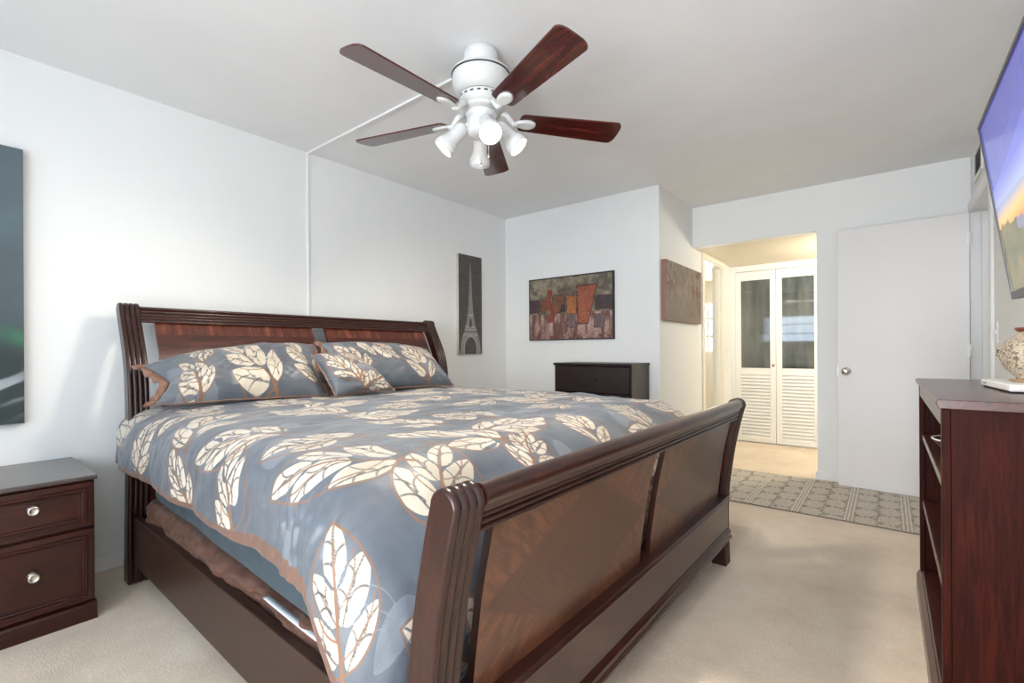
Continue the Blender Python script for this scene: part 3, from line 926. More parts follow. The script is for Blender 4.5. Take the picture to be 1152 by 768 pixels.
# ---- woven leaf pattern as signed distance fields
class Pattern:
    def __init__(s, S, T):
        s.S, s.T = S.reshape(-1), T.reshape(-1); n = s.S.size
        s.leaf = np.full(n, -0.05); s.vein = np.full(n, -0.05); s.copper = np.full(n, -0.05); s.tone = np.full(n, -0.05); s.tone_line = np.full(n, -0.05)

    def near(s, c, r):
        return np.nonzero((np.abs(s.S - c[0]) < r) & (np.abs(s.T - c[1]) < r))[0]

    @staticmethod
    def poly_dist(P, pts):
        best = np.full(len(P), 1e9)
        for a, b in zip(pts[:-1], pts[1:]):
            ab = b - a; L2 = (ab @ ab) + 1e-12
            t = np.clip(((P - a) @ ab) / L2, 0, 1)
            q = a + t[:, None] * ab
            best = np.minimum(best, np.hypot(P[:, 0] - q[:, 0], P[:, 1] - q[:, 1]))
        return best

    def line(s, field, pts, hw):
        pts = np.array(pts, float); c = (pts.min(0) + pts.max(0)) / 2; r = np.abs(pts - c).max() + 0.02
        k = s.near(c, r)
        if not len(k): return
        P = np.stack([s.S[k], s.T[k]], -1)
        f = hw - s.poly_dist(P, pts); A = getattr(s, field); A[k] = np.maximum(A[k], f)

    def blob(s, field, a, b, W, clip=None, sharp=0.75):
        a = np.array(a, float); b = np.array(b, float); L = np.hypot(*(b - a)); ax = (b - a) / L; nx = np.array([-ax[1], ax[0]])
        k = s.near((a + b) / 2, L * 0.6 + W)
        if not len(k): return
        P = np.stack([s.S[k], s.T[k]], -1) - a
        u = (P @ ax) / L; v = P @ nx
        uc = np.clip(u, 0, 1)
        w = W * np.power(np.maximum(uc, 0), 0.55) * np.power(1 - uc, sharp) * 2.05
        f = np.where((u > 0) & (u < 1), np.minimum(w - np.abs(v), 0.5 * L * np.minimum(u, 1 - u) + 0.001), -0.03)
        if clip is not None: f = np.minimum(f, clip[k])
        A = getattr(s, field); A[k] = np.maximum(A[k], f)

    @staticmethod
    def arc(a, b, bend, n=10):
        a = np.array(a, float); b = np.array(b, float); d = b - a; nn = np.array([-d[1], d[0]])
        return [a + d * t + nn * bend * 4 * t * (1 - t) for t in np.linspace(0, 1, n)]

    def leaf_veins(s, a, b, W, k, own, hw=0.0027):
        a = np.array(a, float); b = np.array(b, float); d = b - a; L = np.hypot(*d); ax = d / L; nx = np.array([-ax[1], ax[0]])
        lines = [s.arc(a, a + d * 0.97, 0.04)]
        for u, sg in ((0.20, 1), (0.36, -1), (0.52, 1)):
            lines.append(s.arc(a + d * u, a + d * min(u + 0.24, 0.92) + nx * sg * W * 1.0, -0.2 * sg))
        P = np.stack([s.S[k], s.T[k]], -1); kk = np.nonzero(own > -0.004)[0]
        if not len(kk): return
        for ln in lines:
            f = np.minimum(hw - s.poly_dist(P[kk], np.array(ln)), own[kk])
            s.vein[k[kk]] = np.maximum(s.vein[k[kk]], f)

    def leaf_group(s, leaves, k, clip, gap=0.0105):
        """leaves share out the space: where two would overlap an even gap of ground is left between them"""
        P = np.stack([s.S[k], s.T[k]], -1); F = []
        for a, b, W in leaves:
            a = np.array(a, float); b = np.array(b, float); L = np.hypot(*(b - a)); ax = (b - a) / L; nx = np.array([-ax[1], ax[0]])
            q = P - a; u = (q @ ax) / L; v = np.abs(q @ nx); uc = np.clip(u, 0, 1)
            w = W * np.power(uc, 0.5) * np.power(1 - uc, 0.72) * 2.4
            F.append(np.where((u > 0) & (u < 1), np.minimum(w - v, L * np.minimum(u, 1 - u) + 0.0005), -0.03))
        F = np.array(F)
        for i in range(len(F)):
            others = np.delete(F, i, 0).max(0) if len(F) > 1 else np.full(F.shape[1], -1.0)
            own = np.minimum(np.minimum(F[i], (F[i] - others) * 0.6 - gap), clip[k])
            own = np.where(others < -0.004, np.minimum(F[i], clip[k]), own)
            s.leaf[k] = np.maximum(s.leaf[k], own)
            s.leaf_veins(leaves[i][0], leaves[i][1], leaves[i][2], k, own)

    def medallion(s, base, tip, W, seed=0, flip=1):
        rnd = random.Random(seed)
        base = np.array(base, float); tip = np.array(tip, float); d = tip - base; L = np.hypot(*d); ax = d / L; nx = np.array([-ax[1], ax[0]]) * flip

        def at(u, v): return base + d * u + nx * W * v
        us = np.linspace(0, 1, 22)
        g = np.power(us, 0.5) * (1 - us) / 0.385
        g = 0.75 * g + 0.25 * np.sin(PI * us)
        left = [at(u, -q) for u, q in zip(us, g)]; right = [at(u, q) for u, q in zip(us, g)]
        # clip field: inside the outline
        n = s.S.size; clip = np.full(n, -0.05)
        k = s.near((base + tip) / 2, L * 0.62 + W)
        if not len(k): return
        P = np.stack([s.S[k], s.T[k]], -1) - base; u = (P @ ax) / L; v = np.abs(P @ nx) / W
        gi = np.interp(u, us, g, left=-1, right=-1)
        clip[k] = (gi - v) * W - 0.005
        J = lambda q: (rnd.random() - 0.5) * q
        spec = [((0.58, -0.05), (0.98, 0.0), 0.125), ((0.31, 0.10), (0.76, 0.60), 0.145), ((0.36, -0.10), (0.76, -0.62), 0.125),
                ((0.02, 0.18), (0.42, 1.02), 0.150), ((0.08, -0.14), (0.47, -1.05), 0.145), ((-0.02, -0.25), (0.16, -0.95), 0.08)]
        spec = [s_ for i_, s_ in enumerate(spec) if not (i_ in (2, 3, 5) and rnd.random() < 0.18)]
        s.leaf_group([(at(p[0] + J(0.05), p[1] + J(0.08)), at(q[0] + J(0.06), q[1] + J(0.14)), wf * L * (0.70 + 0.20 * rnd.random())) for p, q, wf in spec], k, clip)
        for pts in (left, right): s.line('copper', pts, 0.0028)
        st = s.arc(at(-0.10, 0.05), at(0.88, 0), 0.03, 14)
        for i in range(len(st) - 1): s.line('copper', st[i:i + 2], 0.0068 - 0.0048 * i / len(st))
        for u0, sg, u1, v1 in ((0.10, 1, 0.48, 0.86), (0.22, -1, 0.60, -0.72), (0.42, 1, 0.78, 0.40)):
            s.line('copper', s.arc(at(u0, 0), at(u1, v1), 0.16 * sg * flip, 10), 0.0026)

    def tone_leaves(s, n, seed, s0, s1, t0, t1):
        rnd = random.Random(seed)
        for i in range(n):
            a = np.array([rnd.uniform(s0, s1), rnd.uniform(t0, t1)]); th = rnd.uniform(0, 2 * PI); L = rnd.uniform(0.12, 0.2)
            b = a + L * np.array([math.cos(th), math.sin(th)])
            if i % 2: s.blob('tone', a, b, L * 0.27)
            nx = np.array([-math.sin(th), math.cos(th)])
            us = np.linspace(0, 1, 10); ww = L * 0.27 * us ** 0.55 * (1 - us) ** 0.75 * 2.05
            for sg in (-1, 1): s.line('tone_line', [a + (b - a) * u + nx * sg * q for u, q in zip(us, ww)], 0.0016)
            s.line('tone_line', [a, b], 0.0016)

    def fields(s, hem=None):
        return dict(leaf=s.leaf, vein=s.vein, copper=s.copper, tone=s.tone, tone_line=s.tone_line, s=s.S, t=s.T, hem=hem if hem is not None else np.full(s.S.size, -1.0))


pat = Pattern(SS, TT)
pat.tone_leaves(110, 4, S0, S1, -TH, TH)
# (base px, tip px, half width) read off the photograph
MED = [((152, 534), (168, 480), 0.09), ((250, 458), (175, 491), 0.10), ((204, 580), (193, 501), 0.085), ((322, 484), (216, 527), 0.125),
       ((262, 612), (254, 533), 0.115), ((452, 512), (302, 563), 0.155), ((300, 470), (236, 482), 0.12), ((408, 486), (318, 500), 0.13),
       ((497, 596), (494, 495), 0.14), ((608, 530), (588, 480), 0.15), ((384, 762), (372, 586), 0.145), ((540, 740), (452, 706), 0.13),
       ((682, 500), (650, 470), 0.14), ((736, 478), (705, 458), 0.13), ((500, 474), (428, 472), 0.12), ((565, 466), (506, 464), 0.12), ((390, 462), (300, 460), 0.12),
       ((480, 452), (420, 456), 0.12), ((560, 447), (520, 452), 0.11), ((640, 452), (590, 456), 0.12)]
cent = []
for i, (b, t_, Wd) in enumerate(MED):
    bb, tt = on_cloth(*b), on_cloth(*t_)
    L = np.hypot(*(tt - bb))
    if L < 0.24: tt = bb + (tt - bb) / max(L, 1e-3) * 0.30; L = 0.30
    if L > 0.52: tt = bb + (tt - bb) / L * 0.52; L = 0.52
    Wd = min(max(Wd, 0.31 * L), 0.38 * L)
    c = (bb + tt) / 2
    if any(np.hypot(*(c - q)) < 0.62 * (L * 0.5 + r) for q, r in cent): continue
    cent.append((c, L * 0.5)); pat.medallion(bb, tt, Wd, i, 1 if i % 2 else -1)
rnd = random.Random(12)
for k in range(900):
    L = rnd.uniform(0.34, 0.42)
    c = np.array([rnd.uniform(S0 + 0.05, S1 - 0.1), rnd.uniform(-TH + 0.1, TH - 0.1)])
    if any(np.hypot(*(c - q)) < 0.36 * L + 0.70 * r for q, r in cent): continue
    th = rnd.choice((PI, PI * 0.8, -PI * 0.8, PI / 2, -PI / 2, 0.3)) + rnd.uniform(-0.3, 0.3)
    h = 0.5 * L * np.array([math.cos(th), math.sin(th)]); cent.append((c, L * 0.5)); pat.medallion(c - h, c + h, 0.34 * L, 100 + k, rnd.choice((-1, 1)))
hem = np.maximum(np.abs(TT) - (TH - 0.018 - 0.022 * smooth01((SS - 1.35) / 0.3) * smooth01((2.1 - SS) / 0.1)), SS - (S1 - 0.02)).reshape(-1)
com = grid_obj('comforter', PC, M['leaf_fabric'], attrs=pat.fields(hem), flip=False)
tag(com, 'grey blue satin comforter woven with cream and copper leaves over the bed', 'comforter')
md = com.modifiers.new('thickness', 'SOLIDIFY'); md.thickness = 0.012; md.offset = -1


# ------------------------------------------------------------------ pillows
def pillow(name, label, BL, BR, TR, TL, thick, meds, seed, bow=0.03, group=None, n=110, m=90, flange=0.03, ends=(1, 1), pinch=(0.055, 0.055)):
    BL, BR, TR, TL = map(np.array, (BL, BR, TR, TL))
    Wm = 0.5 * (np.linalg.norm(BR - BL) + np.linalg.norm(TR - TL)); Hm = 0.5 * (np.linalg.norm(TL - BL) + np.linalg.norm(TR - BR))
    a = np.linspace(-1, 1, n); b = np.linspace(-1, 1, m); A, B = np.meshgrid(a, b, indexing='ij')
    nrm = np.cross(BR - BL, TL - BL); nrm = nrm / np.linalg.norm(nrm)
    up = (TL + TR - BL - BR); up = up / np.linalg.norm(up)

    def surf(A, B, side):
        # pinch the sides so corners read as pointed ears
        a2 = A * (1 - np.where(A < 0, pinch[0], pinch[1]) * (1 - np.abs(B) ** 1.4)); b2 = B * (1 - 0.05 * (1 - A ** 2))
        u, v = (a2 + 1) / 2, (b2 + 1) / 2
        P = (BL * (1 - u)[..., None] + BR * u[..., None]) * (1 - v)[..., None] + (TL * (1 - u)[..., None] + TR * u[..., None]) * v[..., None]
        P = P + up * (bow * (1 - A ** 2) * v)[..., None]
        th = np.power(np.clip((1 - np.abs(A) ** 3.2) * (1 - np.abs(B) ** 2.6), 0, 1), 0.55) * thick
        wr = (fbm(A * 3 * Wm / 0.6 + 4, B * 3, seed, 3) - 0.5) * 0.03 + np.sin(A * 9 + 4 * B + 5 * fbm(A * 2 + 5, B * 2, seed + 4)) * 0.004
        edge = np.clip((1 - np.abs(A)) * (1 - np.abs(B)) * 6, 0, 1)
        off = side * (th * (1.0 if side > 0 else 0.55)) + wr * edge
        # sag: fuller towards the bottom
        P = P + nrm * (off * (1 - 0.15 * B))[..., None]
        return P
    front = surf(A, B, 1); back = surf(A[::3, ::3], B[::3, ::3], -1)
    S, T = A * Wm / 2, B * Hm / 2
    p = Pattern(S, T); p.tone_leaves(10, seed, -Wm / 2, Wm / 2, -Hm / 2, Hm / 2)
    for i, (bx, by, tx, ty, wd) in enumerate(meds): p.medallion((bx * Wm / 2, by * Hm / 2), (tx * Wm / 2, ty * Hm / 2), wd, seed + i, 1 if i % 2 else -1)
    root = grid_obj(name, front, M['leaf_fabric'], attrs=p.fields(), flip=False)
    tag(root, label, 'pillow', group)
    p2 = Pattern(S[::3, ::3], T[::3, ::3])
    grid_obj('pillow_back', back, M['leaf_fabric'], root, attrs=p2.fields(), flip=True)
    # copper flange all round
    ring = []
    k = 70
    for e in range(4):
        for i in range(k):
            q = -1 + 2 * i / k
            ring.append([(q, -1), (1, q), (-q, 1), (-1, -q)][e])
    ring = np.array(ring); Ra, Rb = ring[:, 0], ring[:, 1]
    P0 = surf(Ra, Rb, 0)
    out = P0 - surf(Ra * 0.9, Rb * 0.9, 0); out = out / np.linalg.norm(out, axis=1)[:, None]
    sgn = np.array([0.5 * np.sin(i * 0.55) + 0.4 * np.sin(i * 0.23 + seed) for i in range(len(ring))])
    wl = np.clip((-Ra - 0.9) / 0.1, 0, 1) * ends[0] + np.clip((Ra - 0.9) / 0.1, 0, 1) * ends[1]
    fw = 0.006 + (flange - 0.006) * np.clip(wl, 0, 1)
    P1 = P0 + out * fw[:, None] + nrm * (sgn * fw * 0.5)[:, None]
    hb = 0.0025
    mb = MB(); N = len(ring)
    rings = []
    for i in list(range(N)) + [0]:
        rings.append([tuple(P0[i] - out[i] * 0.006 + nrm * hb), tuple(P1[i] + nrm * hb), tuple(P1[i] - nrm * hb), tuple(P0[i] - out[i] * 0.006 - nrm * hb)])
    mb.loft(rings, 0, True, False, True).build('flange', M['copper_satin'], root)['label'] = 'copper satin flange'
    return root


pillow('pillow', 'large leaf patterned pillow nearest the nightstand, copper flange folded at its end', (0.62, 0.635, 0.865), (0.62, 1.44, 0.845), (0.33, 1.53, 1.135), (0.38, 0.655, 1.03), 0.105,
       [(0.28, -0.92, -0.30, 0.92, 0.15), (0.95, -0.70, 0.55, 0.98, 0.12), (-0.55, -1.0, -0.86, 0.35, 0.085), (-0.45, 1.05, -0.62, 0.1, 0.07)], 71, 0.05, 'pair of large bed pillows', flange=0.042, ends=(1, 0.6), pinch=(0.20, 0.06))
pillow('pillow', 'large leaf patterned pillow at the far end of the headboard', (0.60, 1.60, 0.85), (0.62, 2.44, 0.845), (0.38, 2.40, 1.105), (0.35, 1.56, 1.145), 0.105,
       [(0.42, -0.9, 0.28, 0.75, 0.13), (-0.5, 0.95, 0.05, -0.1, 0.11), (0.45, 1.0, 0.92, -0.1, 0.11), (-0.7, -0.6, -0.9, 0.8, 0.1)], 83, 0.03, 'pair of large bed pillows', flange=0.04, ends=(1, 0))
pillow('pillow', 'small square leaf patterned cushion leaning in front of the two large pillows', (0.735, 1.43, 0.85), (0.73, 1.83, 0.855), (0.60, 1.64, 1.075), (0.62, 1.36, 1.075), 0.075,
       [(-0.2, -0.55, -0.7, 1.0, 0.09), (-0.1, -0.95, 0.95, -0.35, 0.085), (0.1, 1.1, 0.85, 0.1, 0.07)], 97, 0.02, None, 80, 70, 0.008)

# ------------------------------------------------------------------ nightstand
ns = thing('nightstand', 'dark cherry nightstand with two moulded drawers and nickel knobs', 'nightstand', (0.0, 0.27, 0))
W = 0.195
b = MB(); b.box((0.02, -W + 0.004, 0.062), (0.515, W - 0.004, 0.572)); b.box((0.03, -W, 0.0), (0.539, W, 0.060)); b.prism([(0.03, 0.060), (0.539, 0.060), (0.534, 0.068), (0.522, 0.074), (0.03, 0.074)], 'y', -W, W)
b.build('body', M['night'], ns, bevel=0.002)
b = MB(); b.prism([(0.012, 0.574), (0.538, 0.574), (0.543, 0.579), (0.543, 0.588), (0.540, 0.593), (0.012, 0.593)], 'y', -W - 0.001, W + 0.001)
b.build('top', M['night_top'], ns, bevel=0.0015)


def moulded_front(z0, z1, W, x):
    b = MB()
    # sunk centre made of a frame of mouldings
    fr = 0.034

    def ringf(i0, x0, i1, x1):
        o = [(x0, -W + i0, z0 + i0), (x0, W - i0, z0 + i0), (x0, W - i0, z1 - i0), (x0, -W + i0, z1 - i0)]
        n = [(x1, -W + i1, z0 + i1), (x1, W - i1, z0 + i1), (x1, W - i1, z1 - i1), (x1, -W + i1, z1 - i1)]
        return [o, n]
    seq = [(0.0, x + 0.0005), (0.0, x + 0.018), (0.003, x + 0.023), (fr - 0.012, x + 0.0235), (fr - 0.009, x + 0.030), (fr - 0.004, x + 0.030), (fr - 0.002, x + 0.024), (fr + 0.001, x + 0.0235), (fr + 0.003, x + 0.026), (fr + 0.006, x + 0.025), (fr + 0.009, x + 0.017), (fr + 0.012, x + 0.0165)]
    rings = [[(xx, -W + i, z0 + i), (xx, W - i, z0 + i), (xx, W - i, z1 - i), (xx, -W + i, z1 - i)] for i, xx in seq]
    b.loft(rings, 0, True, True, False)
    return b


for z0, z1, zk in ((0.385, 0.568, 0.495), (0.082, 0.376, 0.240)):
    d = moulded_front(z0, z1, W - 0.008, 0.515).build('drawer', M['night'], ns)
    k = MB(); k.lathe([(0.017, 0), (0.017, 0.003), (0.008, 0.006), (0.007, 0.016), (0.014, 0.020), (0.0175, 0.026), (0.0165, 0.031), (0.012, 0.032), (0.011, 0.0305), (0.002, 0.0315)], Matrix.Translation((0.534, 0.007, zk)) @ Matrix.Rotation(PI / 2, 4, 'Y'), 28)
    k.build('knob', M['nickel'], d)

# ------------------------------------------------------------------ dresser
dr = thing('dresser', 'small espresso dresser against the back wall beyond the bed', 'dresser', (1.191, 3.62, 0))
W = 0.358; zt = 0.985
b = MB(); b.box((-W, -0.155, 0.05), (-W + 0.018, 0.18, zt - 0.02)); b.box((W - 0.018, -0.155, 0.05), (W, 0.18, zt - 0.02)); b.box((-W + 0.018, 0.172, 0.05), (W - 0.018, 0.18, zt - 0.02)); b.box((-W + 0.018, -0.15, 0.05), (W - 0.018, 0.172, 0.07))
b.box((-W + 0.01, -0.14, 0.0), (W - 0.01, 0.17, 0.05))
b.build('body', M['espresso'], dr, bevel=0.002)
MB().box((-W - 0.006, -0.172, zt - 0.02), (W + 0.006, 0.184, zt)).build('top', M['espresso'], dr, bevel=0.002)
for i in range(4):
    z1 = zt - 0.028 - i * 0.222; z0 = z1 - 0.214
    d = MB().box((-W + 0.021, -0.168, z0), (W - 0.021, -0.148, z1)).build('drawer', M['espresso'], dr, bevel=0.003)
    h = MB(); pts = [(-0.055, -0.169, z1 - 0.105), (-0.045, -0.186, z1 - 0.107), (-0.02, -0.192, z1 - 0.109), (0.02, -0.192, z1 - 0.109), (0.045, -0.186, z1 - 0.107), (0.055, -0.169, z1 - 0.105)]
    h.tube(pts, [0.005, 0.006, 0.007, 0.007, 0.006, 0.005], 10); h.build('handle', M['black'], d)


# ------------------------------------------------------------------ canvases
def canvas(name, label, origin, ux, W, H, depth, nx, ny, fn, edge, group=None):
    """origin: lower-left front corner; ux: unit vector along the width; the picture faces the room."""
    ux = np.array(ux, float); uz = np.array([0, 0, 1.0]); nrm = np.cross(ux, uz)
    o = np.array(origin, float)
    u = np.linspace(0, 1, nx); v = np.linspace(0, 1, ny); U, V = np.meshgrid(u, v, indexing='ij')
    t = thing(name, label, 'canvas picture', tuple(o + ux * W / 2 + uz * 0), group=group)
    c0 = o + ux * W / 2
    P = ux * ((U - 0.5) * W)[..., None] + uz * (V * H)[..., None]
    cols = np.clip(fn(U, V), 0, 1)
    grid_obj('painted_front', P, M['paint'], t, colors=cols, smooth=False)
    e = MB(); ring = lambda off, ins: [tuple(ux * s_ * (W / 2 - ins) + uz * z - nrm * off) for s_, z in ((-1, ins), (1, ins), (1, H - ins), (-1, H - ins))]
    e.loft([ring(0.0006, 0.0), ring(depth, 0.0)], 0, True, True, False)
    e.build('stretched_canvas', edge, t)
    return t


def mixc(a, b, t): return a * (1 - t)[..., None] + b * t[..., None]


def C(r, g, b): return np.array(lin(r, g, b))


def art_storm(U, V):
    n = fbm(U * 5, V * 9, 2, 5)
    c = mixc(np.ones(U.shape + (3,)) * C(66, 78, 84), np.ones(U.shape + (3,)) * C(88, 104, 110), smooth01((V - 0.35) * 1.6) * 0.6 + n * 0.4)
    glow = np.exp(-((V - 0.72) / 0.07) ** 2) * 0.5
    c = mixc(c, np.ones_like(c) * C(104, 128, 136), glow * n)
    lowd = smooth01((0.42 - V) / 0.2)
    c = mixc(c, np.ones_like(c) * C(36, 48, 48), lowd * 0.9)
    g = np.exp(-(((V - 0.33) + 0.25 * (U - 0.9)) / 0.03) ** 2) * fbm(U * 6, V * 14, 8) * 1.1
    c = mixc(c, np.ones_like(c) * C(58, 120, 88), np.clip(g, 0, 1))
    ws = smooth01((fbm(U * 3 + V * 2, V * 30 - U * 9, 5) - 0.5) * 5) * np.exp(-((V - 0.13) / 0.07) ** 2)
    c = mixc(c, np.ones_like(c) * C(170, 178, 184), np.clip(ws, 0, 1) * 0.8)
    # pale shell-like swirl near the upper middle
    d = np.hypot((U - 0.795) * 0.9, (V - 0.815) * 1.24)
    c = mixc(c, np.ones_like(c) * C(214, 202, 182), smooth01((0.055 - d) / 0.015) * (0.6 + 0.4 * fbm(U * 30, V * 30, 6)))
    return c


def art_tower(U, V):
    x = (U - 0.5) * 0.316; z = V * 0.926
    n = fbm(U * 14, V * 40, 3, 4)
    base = np.ones(U.shape + (3,)) * C(66, 63, 61); c = mixc(base, np.ones_like(base) * C(92, 88, 84), n)
    h = np.clip(z - 0.02, 0, None)
    hw = np.interp(h, [0.0, 0.10, 0.17, 0.215, 0.28, 0.36, 0.48, 0.60, 0.70, 0.76, 0.80], [0.140, 0.126, 0.098, 0.078, 0.056, 0.038, 0.024, 0.017, 0.012, 0.008, 0.002])
    inside = (np.abs(x) < hw) & (h < 0.80)
    arch = (np.hypot(x / 0.085, np.clip(h - 0.03, 0, 9) / 0.115) < 1) & (h < 0.15)
    win = (np.hypot(x / 0.018, (h - 0.27) / 0.045) < 1)
    legs = inside & ~arch & ~win
    lat = 0.55 + 0.45 * (np.abs(np.sin(x * 330 + z * 180)) * np.abs(np.sin(x * 330 - z * 180)) > 0.22)
    lat = np.where(h < 0.12, 0.5 + 0.5 * (np.abs(np.sin(x * 190)) > 0.35), lat)
    for zz in (0.155, 0.172, 0.205, 0.232, 0.345): lat = np.where(np.abs(h - zz) < 0.005, 1.25, lat)
    lat = np.where((h > 0.178) & (h < 0.2) & (np.abs(np.sin(x * 170)) > 0.75), 0.35, lat)
    c = np.where(legs[..., None], np.ones_like(c) * C(150, 146, 140) * lat[..., None] * (0.75 + 0.5 * n)[..., None], c)
    rim = (np.abs(np.hypot(x / 0.085, np.clip(h - 0.03, 0, 9) / 0.115) - 1) < 0.06) & (h < 0.15)
    c = np.where(rim[..., None], np.ones_like(c) * C(168, 164, 158), c)
    spire = (np.abs(x) < 0.0025) & (h >= 0.79) & (h < 0.835)
    c = np.where(spire[..., None], np.ones_like(c) * C(170, 166, 160), c)
    return c


def poly_in(U, V, pts):
    ins = np.zeros(U.shape, bool); n = len(pts)
    for i in range(n):
        x0, y0 = pts[i]; x1, y1 = pts[(i + 1) % n]
        cond = ((y0 > V) != (y1 > V)) & (U < (x1 - x0) * (V - y0) / (y1 - y0 + 1e-9) + x0)
        ins ^= cond
    return ins


def art_abstract(U, V):
    one = np.ones(U.shape + (3,))
    n = fbm(U * 12, V * 9, 5, 5); n2 = fbm(U * 46, V * 40, 6, 3); nv = fbm(U * 34, V * 5, 9, 4)
    c = mixc(one * C(92, 82, 70), one * C(146, 136, 116), smooth01((n - 0.3) * 2))
    low = V < 0.42 + 0.03 * (n - 0.5)
    lc = mixc(one * C(104, 72, 64), one * C(172, 142, 132), smooth01((nv - 0.3) * 2.2))
    lc = mixc(lc, one * C(92, 34, 34), smooth01((0.2 - V) / 0.2) * smooth01((n2 - 0.35) * 2.5))
    c = np.where(low[..., None], lc, c)
    band = (V > 0.44) & (V < 0.66) & ((U < 0.14) | (U > 0.80))
    c = np.where(band[..., None], mixc(one * C(52, 46, 48), one * C(84, 62, 60), n), c)
    def put(pts, a, b):
        nonlocal c
        k = poly_in(U + 0.02 * (n2 - 0.5), V + 0.02 * (n2 - 0.5), pts)
        cx = sum(p[0] for p in pts) / len(pts); cy = sum(p[1] for p in pts) / len(pts)
        big = [(cx + (x - cx) * 1.10, cy + (y - cy) * 1.06) for x, y in pts]
        kb = poly_in(U, V, big)
        c = np.where((kb & ~k)[..., None], one * C(54, 36, 30), c)
        c = np.where(k[..., None], mixc(one * C(*a), one * C(*b), n), c)
    put([(0.15, 0.47), (0.24, 0.48), (0.24, 0.63), (0.15, 0.63)], (96, 58, 42), (134, 82, 58))
    put([(0.30, 0.42), (0.46, 0.45), (0.45, 0.71), (0.31, 0.70)], (88, 56, 44), (140, 92, 66))
    put([(0.38, 0.42), (0.46, 0.45), (0.45, 0.55), (0.42, 0.55)], (44, 34, 32), (74, 56, 50))
    put([(0.48, 0.42), (0.59, 0.40), (0.59, 0.68), (0.48, 0.68)], (138, 80, 42), (172, 112, 62))
    put([(0.49, 0.20), (0.58, 0.18), (0.58, 0.40), (0.48, 0.38)], (92, 76, 78), (120, 100, 100))
    put([(0.61, 0.25), (0.72, 0.25), (0.82, 0.82), (0.60, 0.82)], (112, 58, 44), (170, 98, 68))
    put([(0.79, 0.18), (0.90, 0.18), (0.91, 0.38), (0.80, 0.38)], (96, 78, 80), (118, 96, 98))
    st = (np.abs(U - (0.28 - 0.10 * (V - 0.5)) - 0.02 * np.sin(V * 18)) < 0.035) & (V > 0.28) & (V < 0.80)
    c = np.where(st[..., None], mixc(one * C(84, 38, 30), one * C(150, 80, 58), fbm(U * 80, V * 8, 12)), c)
    c = c * (0.55 + 0.9 * fbm(U * 90, V * 62, 31, 4))[..., None] * (0.8 + 0.4 * n2)[..., None]
    bd = (U < 0.012) | (U > 0.985) | (V < 0.02) | (V > 0.975)
    return np.where(bd[..., None], one * C(46, 42, 42), c)


def art_floral(U, V):
    one = np.ones(U.shape + (3,))
    n = fbm(U * 7, V * 4, 15, 5); n2 = fbm(U * 50, V * 26, 16, 3)
    c = mixc(one * C(96, 84, 76), one * C(132, 116, 104), n)
    f = smooth01((fbm(U * 15, V * 9, 18, 4) - 0.52) * 9) * smooth01((V - 0.25) * 2.5) * (0.35 + 0.65 * smooth01((np.abs(U - 0.45) - 0.1) * 4))
    c = mixc(c, one * C(98, 54, 40), f * 0.95)
    vine = np.zeros(U.shape)
    for k in range(6):
        u0 = 0.1 + 0.16 * k
        vine = np.maximum(vine, np.exp(-((U - u0 - 0.035 * np.sin(V * 8 + k)) / 0.006) ** 2) * smooth01((V - 0.12) * 4))
    c = mixc(c, one * C(84, 62, 50), vine * 0.7)
    return c * (0.75 + 0.5 * n2)[..., None] * (0.88 + 0.24 * fbm(U * 90, V * 16, 41, 3))[..., None]


canvas('canvas_picture', 'tall dark slate canvas of misty swirls above the nightstand', (0.0355, -0.40, 0.778), (0, 1, 0), 0.707, 1.24, 0.035, 160, 260, art_storm, M['canvas_dark'])
canvas('canvas_picture', 'narrow grey canvas of an iron lattice tower beside the headboard', (0.0305, 3.095, 1.063), (0, 1, 0), 0.316, 0.926, 0.030, 130, 360, art_tower, M['canvas_edge'])
canvas('canvas_picture', 'wide canvas of rust orange abstract shapes above the dark dresser', (0.318, YB - 0.0255, 1.190), (1, 0, 0), 0.917, 0.60, 0.025, 300, 200, art_abstract, M['canvas_dark'])
canvas('canvas_picture', 'brown canvas of faded leafy branches on the wall leading to the hall', (XW + 0.0405, 3.86, 1.340), (0, 1, 0), 0.945, 0.505, 0.040, 280, 150, art_floral, plain('rose_canvas_edge', lin(150, 112, 100), 0.8))

# ------------------------------------------------------------------ rug
RX0, RX1, RY0, RY1 = 1.72, 3.46, 3.64, 4.635
nx, ny = 420, 250
U, V = np.meshgrid(np.linspace(RX0, RX1, nx), np.linspace(RY0, RY1, ny), indexing='ij')


